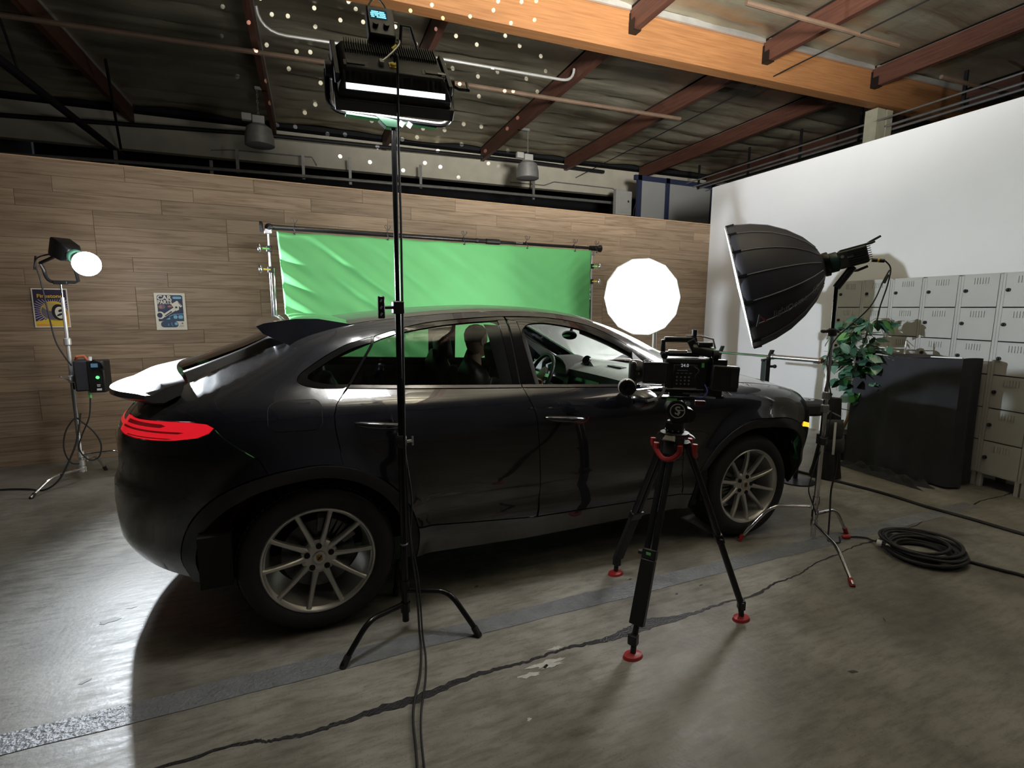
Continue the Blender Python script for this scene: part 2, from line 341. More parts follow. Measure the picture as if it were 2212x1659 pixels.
# ---- roof: purlins, glulam, foil insulation
BA = -.04; BU = Vector((math.cos(BA), math.sin(BA), 0)); BV = Vector((-math.sin(BA), math.cos(BA), 0))
BR = Matrix.Rotation(BA, 3, 'Z')
def bpt(s, t, z): return BU*s+BV*t+Vector((0, 0, z))     # building frame
def foilmat():
    m, nt, b = nodes_of('foil_insulation'); L = nt.links.new
    tc = NN(nt, 'ShaderNodeTexCoord'); n = NN(nt, 'ShaderNodeTexNoise', i2=.7, i3=5.); L(tc.outputs['Object'], n.inputs[0])
    r = ramp(nt, [(.35, (.30, .27, .19)), (.65, (.52, .48, .36))]); L(n.outputs[0], r.inputs[0]); L(r.outputs[0], b.inputs['Base Color'])
    b.inputs['Metallic'].default_value = .6; b.inputs['Roughness'].default_value = .34
    n2 = NN(nt, 'ShaderNodeTexNoise', i2=5., i3=5., i4=.6); mp = NN(nt, 'ShaderNodeMapping'); mp.inputs['Scale'].default_value = (.35, 1.6, 1); L(tc.outputs['Object'], mp.inputs[0]); L(mp.outputs[0], n2.inputs[0])
    bp = NN(nt, 'ShaderNodeBump'); bp.inputs['Strength'].default_value = .5; bp.inputs['Distance'].default_value = .03; L(n2.outputs[0], bp.inputs['Height']); L(bp.outputs[0], b.inputs['Normal'])
    return m
M_foil = foilmat()
def woodmat(name, c1, c2, sc=(1, 14, 14), rough=.6):
    return mat(name, c1, rough, noise=.5, scale=2.2, stretch=sc, col2=c2, bump=.15, bscale=9)
M_glu = woodmat('glulam_timber', (.40, .185, .068), (.28, .12, .042), (.6, 16, 22))
M_purl = woodmat('stained_purlin', (.13, .050, .030), (.075, .028, .018), (16, .8, 16))
deck = MB().box(bpt(3.5, 4.3, 5.98), (20, 21, .12), BR).build('ceiling', mat('roof_board', (.10, .07, .05), .8, noise=.3), kind='structure')
ps = [-5.55, -3.0, -.26, 2.20, 4.72, 7.16, 9.62, 12.1]; TB = (4.20, 4.42)      # glulam faces in t (building frame)
PS = [s-.32 for s in ps]     # s at their middle in the building frame
def purlin(i, s):
    for (t0, t1) in ((-5.5, 4.20-.01), (4.43, 11.1)):
        MB().box(bpt(s, (t0+t1)/2, 5.60), (.09, t1-t0, .30), BR).build('trim_%d' % (10+i*2+(t0 > 0)), M_purl, kind='structure')
for i, s in enumerate(PS): purlin(i, s)
gl = MB().box(bpt(4, 4.31, 5.49), (17, .22, .52), BR)
gb = gl.build('trim_2', M_glu, kind='structure', bevel=.008)
# steel hangers where the purlins land on the glulam
M_hang = mat('black_hanger_steel', (.012, .012, .012), .5, .4, noise=.2)
for s in PS[2:]:
    h = MB().box(bpt(s, 4.185, 5.57), (.11, .03, .26), BR).box(bpt(s, 4.13, 5.445), (.12, .13, .012), BR)
    h.box(bpt(s-.056, 4.13, 5.52), (.008, .13, .15), BR).box(bpt(s+.056, 4.13, 5.52), (.008, .13, .15), BR)
    h.build('purlin_hanger', M_hang, gb)
# foil bays: one sheet per bay, sagging between the sub-purlins with a sharp seam at each
rs = random.Random(11)
for i in range(len(PS)-1):
    for (t0, t1, side) in ((-5.5, 4.19, 0), (4.43, 11.05, 1)):
        s0, s1 = PS[i]+.05, PS[i+1]-.05; nt_ = int((t1-t0)/.0762); ns = 14; ph = rs.random()*9
        dirty = side == 1
        def fn(u, v):
            t = t0+(t1-t0)*v; s = s0+(s1-s0)*u
            k = ((t+.2) % .61)/.61; sag = math.sin(PI*k)**.6
            edge = min(1, u*8, (1-u)*8)
            sag2 = sag*(.075+.035*math.sin(1.7*s+ph+t))*edge
            wr_ = .012*math.sin(9*t+3*s+ph)*math.sin(5*s+1.3*t)+.008*math.sin(23*t+ph*2+4*s)
            z = 5.86-sag2+wr_*edge
            if edge < 1: z -= .08*(1-edge)
            return bpt(s, t, z)
        MB().grid(ns, nt_, fn).build('foil_sheet', M_foil, deck, ang=70)
        # pale flashing along the purlin sides and the glulam
        M_fl = bpy.data.materials.get('pale_foil_edge') or mat('pale_foil_edge', (.62, .61, .57), .4, .5, noise=.2, scale=5)
        e = MB(); e.box(bpt(PS[i]+.052, (t0+t1)/2, 5.765), (.012, t1-t0-.1, .06), BR)
        if side == 0: e.box(bpt((s0+s1)/2, 4.17, 5.775), (s1-s0, .04, .085), BR)
        e.build('foil_flashing', M_fl, deck)
# ---- far header band, the unlit hall beyond, its shade put into near-black walls
M_head = mat('cream_painted_header', (.66, .62, .50), .7, noise=.15, scale=3)
M_dark = mat('unlit_hall_shade', (.012, .012, .013), .85, noise=.3)
hd = MB(); hd.box(bpt(3.2, 11.25, 5.28), (19, .2, .72), BR); hd.build('wall_far', M_head, kind='structure')
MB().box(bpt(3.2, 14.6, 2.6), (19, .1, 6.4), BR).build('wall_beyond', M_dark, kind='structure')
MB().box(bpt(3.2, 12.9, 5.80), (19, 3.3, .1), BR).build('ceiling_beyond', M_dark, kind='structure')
MB().box(bpt(-6.6, 4.6, 2.9), (.1, 21, 6), BR).build('wall_left', mat('dim_block_wall', (.16, .15, .14), .8, noise=.2), kind='structure')
MB().box(bpt(3.2, -6.2, 2.9), (20, .1, 6), BR).build('wall_front', mat('dim_front_wall', (.12, .115, .11), .8, noise=.2), kind='structure')
MB().box(bpt(13.2, 4.6, 2.9), (.1, 21, 6), BR).build('wall_side', mat('dim_side_wall', (.30, .29, .22), .8, noise=.2), kind='structure')
# post under the glulam by the white flat
MB().box((10.08, 4.02, 2.6), (.16, .30, 5.2)).box((9.86, 3.99, 2.6), (.22, .22, 5.2)).build('trim_3', mat('painted_post', (.52, .50, .36), .7, noise=.15), kind='structure')
# window wall behind the corner
M_blue = mat('dark_blue_frame', (.035, .045, .10), .5, noise=.1); M_pane = mat('frosted_pane', (.42, .43, .42), .35, noise=.05, scale=2)
wf = MB(); y0 = 9.0
for z in (4.98, 3.6): wf.box((10.1, y0, z), (3.6, .08, .12))
for x in (8.45, 9.35, 10.9, 11.8): wf.box((x, y0, 4.2), (.12, .08, 1.7))
wfo = wf.build('window_1', M_blue, kind='structure')
for (x0, x1) in ((8.51, 9.29), (9.41, 10.84), (10.96, 11.74)): MB().box(((x0+x1)/2, y0+.01, 4.28), (x1-x0, .02, 1.3)).build('window_pane', M_pane, wfo)
# ---- pipes and conduits under the roof
def rod(name, pts, r, m, label, cat='pipe', group=None, n=8):
    return MB().tube(pts, r, n).build(name, m, label=label, cat=cat, group=group)
M_brown = mat('dusty_brown_pipe', (.20, .13, .085), .7, noise=.3, scale=4); M_bpipe = mat('black_iron_pipe', (.02, .02, .022), .55, .3, noise=.3, scale=8)
M_cond = mat('pale_conduit', (.55, .55, .52), .4, .4, noise=.1)
rod('conduit', arc3((-.26, 5.75, 5.62), (-.24, 5.93, 5.39), (.1, 5.92, 5.39))+[(2.2, 5.70, 5.39)]+arc3((4.3, 5.59, 5.39), (4.52, 5.58, 5.39), (4.54, 5.60, 5.60)), .022, M_cond, 'pale steel conduit bent up at both ends under the foil roof', 'conduit')
rod('sprinkler_pipe', [(-5, 6.86, 5.33), (-2.5, 6.66, 5.33), (.6, 6.40, 5.33), (6.5, 6.10, 5.33), (7.2, 6.06, 5.33)], .035, M_brown, 'dusty brown sprinkler pipe crossing under the purlins')
rod('sprinkler_pipe', [(5.2, 2.6, 5.30), (7.95, 2.5, 5.30)], .03, M_brown, 'short dark sprinkler pipe hung above the glulam beam at upper right')
rod('sprinkler_pipe', [(9.1, 2.55, 5.10), (11.5, 2.45, 5.10)], .03, M_brown, 'sprinkler pipe end beneath the foil near the white wall post')
rod('guy_wire', [(7.63, 10.9, 5.3), (7.19, 3.6, 5.3), (7.1, .5, 5.3)], .010, M_bpipe, 'long thin dark wire running past the end of the glulam', 'wire')
for k, (s, z, r) in enumerate(((9.25, 4.98, .016), (9.5, 4.92, .022), (9.7, 4.90, .022), (9.95, 4.86, .016))):
    rod('conduit', [bpt(s+.35, t, z) for t in (10.6, 6, 2, -3)], r, M_galv, ('thin grey conduit, highest of the four above the white wall', 'thick grey conduit, second highest of the four above the white wall', 'thick grey conduit, third highest of the four above the white wall', 'thin grey conduit, lowest of the four above the white wall')[k], 'conduit', 'conduit run above the white wall')
rod('black_pipe', [bpt(10.65, t, 4.86) for t in (11, 6, 1, -3)], .045, M_bpipe, 'thick black pipe just above the top edge of the white wall')
for k, t in enumerate((9.3, 7.6, 6.2, 4.9, 3.2, 1.6)):
    MB().box(bpt(9.95+.03*k, t, 5.16), (.035, .05, .62), BR).build('pipe_hanger', M_bpipe, label='black steel drop hanger of the conduit run, '+('farthest, by the corner', 'second from the corner', 'third from the corner', 'fourth from the corner', 'fifth from the corner', 'nearest, at upper right')[k], cat='hanger', group='drop hangers of the conduit run')
rod('gas_pipe', [(-3.5, 4.5, 4.7), (-3.265, 6.49, 4.7), (-3.05, 11.1, 4.7)], .06, M_bpipe, 'thick black pipe slanting across the upper left corner')
rod('pipe_drop', [(-3.42, 7.05, 5.46), (-3.25, 6.95, 4.77)], .016, M_bpipe, 'short rod holding the thick black pipe at upper left', 'rod')
rod('brace_rod', [(-2.5, 8.0, 5.45), (-2.98, 10.6, 4.75)], .022, M_bpipe, 'thin black brace rod left of the first purlin', 'rod')
rod('header_pipe', [(-5.5, 10.85, 5.16), (-.5, 10.78, 5.40), (6.2, 10.7, 5.52), (8.4, 10.6, 5.48)], .045, M_bpipe, 'dark iron pipe running along the top of the cream header')
rod('conduit', [(-5.5, 10.3, 4.34), (-3, 10.25, 4.42), (-.5, 10.2, 4.46), (4, 10.1, 4.51), (8.1, 10.0, 4.52)]+arc3((8.4, 10, 4.52), (8.6, 10, 4.52), (8.6, 10, 4.3)), .035, M_galv, 'long galvanised conduit above the timber wall in front of the dark gap', 'conduit')
for k, (x, z0, z1) in enumerate(((-3.0, 4.35, 4.62), (-1.37, 4.30, 4.62), (-.88, 4.42, 4.90), (.41, 4.42, 4.97), (1.4, 4.40, 4.99), (3.03, 4.47, 5.01), (6.03, 4.46, 5.0))):
    m_ = MB().box((x, 10.26, (z0+z1)/2), (.06, .04, z1-z0))
    for q in range(6): m_.box((x, 10.238, z0+.04+q*(z1-z0-.08)/5), (.022, .006, .03))
    m_.build('strut_channel', M_galv, label='slotted steel strut on the long galvanised conduit, '+('first from the left', 'second from the left', 'third from the left', 'fourth from the left', 'fifth, right of the panel light stand', 'sixth from the left', 'last, under the right ceiling lamp')[k], cat='bracket', group='strut channels on the long conduit')
rod('conduit', [bpt(-1.9, 11.115, 5.05), bpt(-1.5, 11.115, 5.1), bpt(.2, 11.115, 5.12), bpt(.3, 11.115, 4.94)], .014, M_galv, 'thin conduit on the cream header left of the first ceiling lamp', 'conduit')
rod('conduit', [bpt(5.2, 11.115, 5.0), bpt(6.2, 11.115, 5.0), bpt(6.5, 11.115, 5.12), bpt(8.4, 11.115, 5.1), bpt(8.6, 11.115, 4.94)], .014, M_galv, 'thin conduit on the cream header right of the second ceiling lamp', 'conduit')
# electric panel
t = thing('electric_panel', (8.44, 9.5, 4.2), 'grey electric panel with conduits above the right end of the timber wall', 'panel')
M_ep = mat('grey_enamel', (.50, .50, .46), .5, noise=.1)
MB().box((8.3, 9.5, 4.42), (.5, .14, .62)).build('cabinet', M_ep, t, bevel=.008); MB().box((8.3, 9.62, 2.4), (.30, .10, 4.8)).build('post', M_ep, t); MB().box((8.3, 9.42, 4.42), (.40, .02, .5)).build('door', M_ep, t, bevel=.006); MB().box((8.42, 9.405, 4.46), (.05, .02, .05)).build('latch', M_steel, t)
for k in range(4): MB().tube(arc3((8.66+.07*k, 9.5, 4.1), (8.66+.07*k, 9.5, 4.75+.05*k), (9.3+.1*k, 9.3, 4.85+.04*k)), .018, 6).build('conduit', M_galv, t)
# two high-bay lamps on chains
def high_bay(x, y, z, zt, label):
    px = -.25 if x < 2 else 4.73
    t = thing('high_bay_lamp', (x, y, z), label, 'ceiling lamp', 'high bay lamps hung from the purlins')
    M_al = bpy.data.materials.get('dusty_aluminium') or mat('dusty_aluminium', (.42, .42, .40), .5, .55, noise=.2, scale=12)
    MB().lathe([(.235, 0), (.25, .01), (.24, .16), (.21, .30), (.13, .36), (.10, .37)], (x, y, z), n=28).build('reflector_shade', M_al, t)
    MB().lathe([(.236, .0), (.12, -.015), (.0, -.02)], (x, y, z), n=28).build('lens', mat('dull_lens', (.30, .30, .29), .3), t)
    MB().box((x, y, z+.44), (.20, .15, .13)).box((x-.19, y, z+.47), (.16, .10, .12)).build('ballast_box', M_ep, t, bevel=.01)
    ch = MB(); n = max(4, int((zt-z-.5)/.05))
    for k in range(n):
        zc = z+.52+(zt-z-.5)*(k+.5)/n; R = Matrix.Rotation(PI/2*(k % 2), 3, 'Z')
        ch.tube([Vector((x, y, zc))+R@Vector((.014*math.cos(2*PI*q/8), 0, .034*math.sin(2*PI*q/8))) for q in range(8)], .0045, 4, closed=True)
    ch.build('chain', M_galv, t, kind='stuff')
    MB().box(((x+px)/2, y, 5.475), (abs(px-x)+.06, .05, .05)).build('hanger_arm', M_galv, t)
    return t
high_bay(-.38, 8.3, 4.50, 5.46, 'grey dome ceiling lamp on a chain left of the panel light stand')
high_bay(4.95, 8.3, 4.46, 5.46, 'grey dome ceiling lamp on a chain right of the panel light stand')
# ================================================================== THE CAR: smooth body surface, cut into panels
class PC:
    """monotone cubic through points"""
    def __init__(s,pts):
        p=np.array(pts,float); s.x=p[:,0]; s.y=p[:,1]
        h=np.diff(s.x); d=np.diff(s.y)/h; m=np.zeros(len(s.x)); m[0]=d[0]; m[-1]=d[-1]
        for i in range(1,len(d)):
            if d[i-1]*d[i]>0:
                w1=2*h[i]+h[i-1]; w2=h[i]+2*h[i-1]; m[i]=(w1+w2)/(w1/d[i-1]+w2/d[i])
        s.m=m
    def __call__(s,t):
        t=np.clip(np.asarray(t,float),s.x[0],s.x[-1]); i=np.clip(np.searchsorted(s.x,t,side='right')-1,0,len(s.x)-2)
        h=s.x[i+1]-s.x[i]; u=(t-s.x[i])/h
        return (1+2*u)*(1-u)**2*s.y[i]+u*(1-u)**2*h*s.m[i]+u*u*(3-2*u)*s.y[i+1]+u*u*(u-1)*h*s.m[i+1]
YC=.96
X0R,AR,X0F,AF,NER,NEF=-.08,.92,2.95,.935,2.3,3.1
K=.75                                        # q per radian at the ends
prof=PC([(.15,.13),(.24,.105),(.30,.085),(.40,.045),(.46,.030),(.52,.032),(.60,.012),(.72,-.008),(.88,-.022),(.98,-.020),(1.06,-.010),(1.11,.008),(1.15,.032),(1.19,.070),(1.23,.110),(1.3,.15)])
belt=PC([(-1.1,1.16),(-.9,1.2),(-.56,1.19),(-.3,1.245),(-.05,1.266),(.17,1.235),(.39,1.222),(1.12,1.192),(1.88,1.160),(2.6,1.125),(3.0,1.09)])
rail=PC([(-1.1,1.10),(-.80,1.15),(-.56,1.235),(-.28,1.346),(-.02,1.472),(.21,1.538),(.48,1.572),(.85,1.603),(1.12,1.612),(1.41,1.602),(1.72,1.545),(1.92,1.465),(2.3,1.275),(2.62,1.125),(3.0,1.09)])
drail=PC([(-.8,.16),(-.56,.27),(-.2,.33),(.2,.35),(.8,.35),(1.4,.335),(1.9,.27),(2.3,.20),(2.62,.15),(3,.15)])
ftop=PC([(2.3,1.13),(2.7,1.125),(3.0,1.105),(3.27,1.065),(3.5,1.01),(3.61,.965),(3.72,.90),(3.80,.84),(3.9,.8)])   # front wing crown
rtop=PC([(-1.1,1.06),(-.95,1.10),(-.8,1.15),(-.56,1.235)])
tsh=PC([(.2,.16),(.32,.08),(.45,.0),(.62,-.01),(.74,.0),(.80,.025),(.9,.03),(1.0,.04),(1.1,.10),(1.2,.2)])
fsh=PC([(.15,-.25),(.25,-.16),(.32,-.09),(.42,-.02),(.5,.0),(.66,0),(.76,-.02),(.86,-.06),(.95,-.14),(1.05,-.25)])
def topz(x):
    x=np.asarray(x,float)
    return np.where(x<-.56,rtop(x),np.where(x>2.62,ftop(x),rail(x)))
def smooth(t): t=np.clip(t,0,1); return t*t*(3-2*t)
def q2x(q):
    q=np.asarray(q,float); L=X0F-X0R
    th=np.where(q<0,-q/K,np.where(q>L,(q-L)/K,0)); th=np.clip(th,0,np.pi/2)
    return th,np.where(q<0,-1,np.where(q>L,1,0)),np.clip(q,0,L)+X0R
def S(q,z):
    """near side surface"""
    q=np.asarray(q,float); z=np.asarray(z,float)
    th,e,xm=q2x(q)
    n=np.where(e<0,NER,NEF); s=np.sin(th)**(2/n); c=np.maximum(np.cos(th),0)**(2/n)
    x=xm+np.where(e<0,-AR*s+tsh(z)*s**2,0)+np.where(e>0,AF*s+fsh(z)*s**2,0)
    b=YC
    dplan=b*(1-c)
    zb=belt(x); zr=np.maximum(topz(x),zb+.002)
    green=np.where((x>-.75)&(x<2.62),1,0)
    def dsec(z):
        # below the belt, then the greenhouse
        d=prof(np.minimum(z,zb))
        t=np.clip((z-zb)/(zr-zb),0,1.2); g=.68*t+.32*t**8
        return np.where((z>zb)&(green>0),prof(zb)+(np.maximum(drail(x)-prof(zb),.0))*g,d)
    d=dsec(z)
    soft=sum(dsec(z+o)*k for o,k in ((-.06,.12),(-.03,.22),(0,.32),(.03,.22),(.06,.12)))
    d=d+(soft-d)*smooth((.02-x)/.16)
    # wing crown rounding (front and rear)
    zt=topz(x); R=np.where(x>2.0,.13,.12)
    u=np.clip((z-(zt-R))/R,0,1); rnd=R*.95*(1-np.sqrt(np.maximum(1-u**2.4,0)))
    wf=smooth((x-2.45)/.35); wr=smooth((-.5-x)/.25)
    d=d+rnd*np.maximum(wf,wr)
    # wheel arch flares
    for wx in (0,2.895):
        r=np.hypot(x-wx,z-.376)
        d=d-.030*smooth((.60-r)/.10)+.012*smooth((.50-r)/.02)
    y=dplan+d*c
    return np.stack([x,y,z],-1)
def NRM(q,z,h=.004):
    a=S(q+h,z)-S(q-h,z); b=S(q,z+h)-S(q,z-h)
    n=np.cross(a,b); return n/np.maximum(np.linalg.norm(n,axis=-1,keepdims=True),1e-9)
def inside(poly, P):
    x, y = P[:, 0], P[:, 1]; r = np.zeros(len(P), bool); n = len(poly)
    for i in range(n):
        x1, y1 = poly[i]; x2, y2 = poly[(i+1) % n]
        if y1 == y2: continue
        c = ((y1 > y) != (y2 > y)) & (x < (x2-x1)*(y-y1)/(y2-y1)+x1); r ^= c
    return r
def bdist(poly, P):
    d = np.full(len(P), 9.); n = len(poly)
    for i in range(n):
        a = poly[i]; b = poly[(i+1) % n]; ab = b-a; t = np.clip(((P-a)@ab)/max(ab@ab, 1e-12), 0, 1); d = np.minimum(d, np.linalg.norm(P-(a+t[:, None]*ab), axis=1))
    return d
def dense(poly, h=.02):
    out = []
    for i in range(len(poly)):
        a = np.array(poly[i]); b = np.array(poly[(i+1) % len(poly)]); n = max(1, int(np.linalg.norm(b-a)/h))
        for k in range(n): out.append(a+(b-a)*k/n)
    P = np.array(out); keep = np.linalg.norm(P-np.roll(P, 1, 0), axis=1) > 1e-5
    return P[keep]
def sp2(pts, n=6): return [(p.x, p.y) for p in spline([(a, b, 0) for a, b in pts], n)]
def crown(q):
    z = 1.0
    for _ in range(25): z = .5*z+.5*float(topz(S(q, z)[0]))
    return z
def crown_line(q0, q1, n=24): return [(float(q), crown(float(q))) for q in np.linspace(q0, q1, n)]
def arc(cq, r, a0, a1, n=24): return [(cq+r*math.cos(math.radians(a0+(a1-a0)*k/n)), .376+r*math.sin(math.radians(a0+(a1-a0)*k/n))) for k in range(n+1)]
def panel_mb(poly, res=.035, gap=.0022, thick=.014, off=0., crownrows=False, wall=True):
    P = dense(poly); A = .5*np.sum(P[:, 0]*np.roll(P[:, 1], -1)-np.roll(P[:, 0], -1)*P[:, 1])
    if A < 0: P = P[::-1].copy()
    if gap:
        t = np.roll(P, -1, 0)-np.roll(P, 1, 0); t /= np.maximum(np.linalg.norm(t, axis=1, keepdims=True), 1e-9); P = P+np.stack([-t[:, 1], t[:, 0]], 1)*gap
    lo, hi = P.min(0), P.max(0); gx = np.arange(lo[0], hi[0], res); gy = np.arange(lo[1], hi[1], res*.87); G = []
    for j, y in enumerate(gy): G.append(np.stack([gx+(res/2 if j % 2 else 0), np.full(len(gx), y)], 1))
    G = np.concatenate(G) if G else np.zeros((0, 2))
    if crownrows:
        qs = np.arange(lo[0], hi[0], res); cz = np.array([crown(float(q)) for q in qs])
        G = G[bdist(np.stack([qs, cz], 1), G) > .04] if len(qs) > 1 else G
        G = np.concatenate([G]+[np.stack([qs, cz-dz], 1) for dz in (.0015, .005, .011, .020, .032)])
    if len(G):
        G = G[inside(P, G)]
        if len(G):
            dd = bdist(P, G); G = G[dd > (res*.33 if not crownrows else .0012)]
    V = [Vector(p) for p in P]+[Vector(p) for p in G]
    r = delaunay_2d_cdt(V, [], [list(range(len(P)))], 1, 1e-6)
    Q = np.array([tuple(v) for v in r[0]]); S3 = S(Q[:, 0], Q[:, 1]); Nn = NRM(Q[:, 0], Q[:, 1])
    sg = np.sign(Nn[:, 1:2]*-1); sg[sg == 0] = 1      # outward = -y on the near side
    flip = np.where(np.abs(Nn[:, 1:2]) > .05, sg, np.where(Nn[:, 0:1]*(Q[:, 0:1]-1.5) > 0, 1, -1)); Nn = Nn*flip
    S3 = S3+Nn*off
    mb = MB(); mb.v = [tuple(p) for p in S3]; mb.f = [tuple(f) for f in r[2]]; mb.mi = [0]*len(mb.f)
    if wall:
        from collections import Counter
        ec = Counter()
        for f in mb.f:
            for a, b in zip(f, f[1:]+f[:1]): ec[(min(a, b), max(a, b))] += 1
        E = [(a, b) for f in mb.f for a, b in zip(f, f[1:]+f[:1]) if ec[(min(a, b), max(a, b))] == 1]
        idx = {}
        for a, b in E:
            for k in (a, b):
                if k not in idx: idx[k] = len(mb.v); mb.v.append(tuple(S3[k]-Nn[k]*thick))
        for a, b in E: mb.f.append((b, a, idx[a], idx[b])); mb.mi.append(0)
    return mb
def mirror(mb):
    o = MB(); o.v = [(x, 2*YC-y, z) for x, y, z in mb.v]; o.f = [tuple(reversed(f)) for f in mb.f]; o.mi = list(mb.mi); return o
# ---- materials
def paint():
    m, nt, b = nodes_of('black_car_paint'); L = nt.links.new
    b.inputs['Base Color'].default_value = (.005, .0055, .008, 1); b.inputs['Roughness'].default_value = .22; b.inputs['Specular IOR Level'].default_value = .45
    b.inputs['Coat Weight'].default_value = 1; b.inputs['Coat Roughness'].default_value = .02
    tc = NN(nt, 'ShaderNodeTexCoord'); n = NN(nt, 'ShaderNodeTexNoise', i2=3., i3=8., i4=.7); L(tc.outputs['Object'], n.inputs[0])
    r = ramp(nt, [(.45, (.0045, .0050, .0085)), (.8, (.012, .0125, .016))]); L(n.outputs[0], r.inputs[0])
    # dust that has settled on upward faces
    g = NN(nt, 'ShaderNodeNewGeometry'); sp = NN(nt, 'ShaderNodeSeparateXYZ'); L(g.outputs['Normal'], sp.inputs[0]); mr = NN(nt, 'ShaderNodeMapRange', i1=.55, i2=.98, i3=0., i4=1.); L(sp.outputs[2], mr.inputs[0])
    nd = NN(nt, 'ShaderNodeTexNoise', i2=60., i3=4.); L(tc.outputs['Object'], nd.inputs[0]); md = NN(nt, 'ShaderNodeMath', operation='MULTIPLY'); L(mr.outputs[0], md.inputs[0]); L(nd.outputs[0], md.inputs[1])
    mx = NN(nt, 'ShaderNodeMix', data_type='RGBA'); mx.inputs[7].default_value = (.055, .053, .050, 1); L(md.outputs[0], mx.inputs[0]); L(r.outputs[0], mx.inputs[6]); L(mx.outputs[2], b.inputs['Base Color'])
    return m
M_paint = paint()
M_dusty = mat('dusty_black_paint', (.06, .059, .056), .30, noise=.25, scale=90, coat=.5)
M_clad = mat('grey_plastic_cladding', (.020, .020, .023), .5, noise=.2, scale=30, bump=.1, bscale=400)
M_trim = mat('gloss_black_trim', (.004, .004, .0045), .1, coat=.6, noise=.1)
M_tint = glassmat('tinted_glass', (.55, .58, .56)); M_clear = glassmat('windscreen_glass', (.84, .90, .88), haze=.10); M_rearglass = glassmat('rear_screen', (.10, .11, .11))
M_liner = mat('matt_black_liner', (.006, .006, .006), .9, noise=.2)
M_alloy = mat('silver_alloy', (.62, .61, .59), .36, .65, noise=.12, scale=10)
M_disc = mat('brake_disc_steel', (.10, .10, .10), .35, .9, noise=.3, scale=30)
M_lampred = mat('red_lamp_lens', (.25, .004, .008), .15, emit=(1, .016, .03), estr=.62, noise=.1, coat=.5)
M_lampdim = mat('dark_red_lens', (.06, .002, .004), .12, emit=(1, .01, .02), estr=.10, noise=.1, coat=.5)
M_amber = mat('amber_lens', (.5, .16, .01), .2, emit=(1, .36, .02), estr=2.2, noise=.1)
M_seat = mat('black_leather', (.012, .012, .012), .45, noise=.3, scale=20, bump=.1, bscale=200)
M_dash = mat('grey_dash_leather', (.20, .215, .20), .5, noise=.2, scale=14, bump=.1, bscale=250)
M_head_l = mat('grey_headliner', (.05, .05, .05), .9, noise=.2, scale=40)
CAR = thing('car', (1.4, YC, 0), 'black coupe SUV parked in the middle of the floor', 'car')
def pan(name, poly, m, both=True, parent=None, res=.035, **kw):
    mb = panel_mb(poly, res=res, **kw); o = mb.build(name, m, parent or CAR, ang=50)
    if both: mirror(mb).build(name, m, parent if (parent and parent is not CAR and not both) else CAR, ang=50)
    return o
QR, QF, RA = .08, 2.975, .508          # wheel centres along q and the cladding's outer radius
END_R, END_F = -1.178, 3.03+1.178
CQ = END_F-.0
lamp_top = [(-.84, 1.093), (-.685, 1.095), (-.50, 1.104), (-.36, 1.106), (-.285, 1.099), (-.257, 1.082)]
lamp_bot = [(-.257, 1.082), (-.275, 1.056), (-.32, 1.034), (-.41, 1.021), (-.526, 1.014), (-.63, 1.013), (-.75, 1.014), (-.84, 1.02)]
seamA = [(-.252, 1.075), (-.21, 1.03), (-.15, .972), (-.103, .927), (-.075, .858)]
shutR = [(.252, 1.230), (.225, 1.194), (.194, 1.157), (.179, 1.107), (.180, 1.05), (.186, 1.006), (.197, .95), (.205, .872)]
shutB = [(1.207, 1.186), (1.238, 1.099), (1.264, 1.026), (1.279, .861), (1.310, .566), (1.310, .40)]
shutF = [(2.16, 1.148), (2.235, 1.06), (2.30, .90), (2.345, .70), (2.385, .50), (2.40, .388)]
aa = lambda q, z, cq: math.degrees(math.atan2(z-.376, q-cq))
# bumper at the tail
pan('rear_bumper', [(END_R, .46), (-1.0, .44), (-.8, .39), (-.62, .345), (-.43, .315)]+arc(QR, RA, 187, aa(-.075, .858, QR), 18)+seamA[::-1][1:]+lamp_bot[1:]+[(END_R, 1.02)], M_paint)
qp = sp2([(.252, 1.224), (.14, 1.228), (.077, 1.238), (.036, 1.254), (.0225, 1.272), (.035, 1.297), (.062, 1.318), (.117, 1.354), (.179, 1.391), (.264, 1.434), (.35, 1.461), (.415, 1.477), (.557, 1.516), (.759, 1.553), (1.113, 1.579), (1.429, 1.576), (1.683, 1.541), (1.867, 1.473), (2.071, 1.353), (2.25, 1.254), (2.46, 1.155)], 4)
railq = [(float(x+.08), float(rail(x))) for x in np.linspace(2.6, -.55, 60)]
pan('quarter_panel', arc(QR, RA, aa(-.075, .858, QR), aa(.205, .872, QR), 8)+shutR[::-1][1:]+qp[1:]+railq+crown_line(-.50, -.86, 10)+lamp_top+seamA[1:-1], M_paint, crownrows=False)
pan('tailgate', [(-.845, 1.022), (END_R, 1.022), (END_R, crown(END_R))]+crown_line(-1.16, -.865, 10)+[(-.845, 1.093)], M_paint)
RD = [(.256, 1.222)]+shutR[1:]+arc(QR, RA, aa(.205, .872, QR), 11, 14)+[(.60, .465), (1.30, .40)]+shutB[::-1][1:]+[(1.203, 1.180), (.852, 1.194), (.473, 1.210)]
door_r = pan('rear_door', RD, M_paint, both=False); mirror(panel_mb(RD)).build('rear_door', M_paint, CAR, ang=50)
FD = [(1.209, 1.180)]+shutB[1:]+[(2.396, .388)]+shutF[::-1][1:]+[(2.15, 1.141), (1.943, 1.149)]
door_f = pan('front_door', FD, M_paint, both=False); mirror(panel_mb(FD)).build('front_door', M_paint, CAR, ang=50)
hl_edge = [(3.30, 1.0), (3.40, .945), (3.50, .90)]
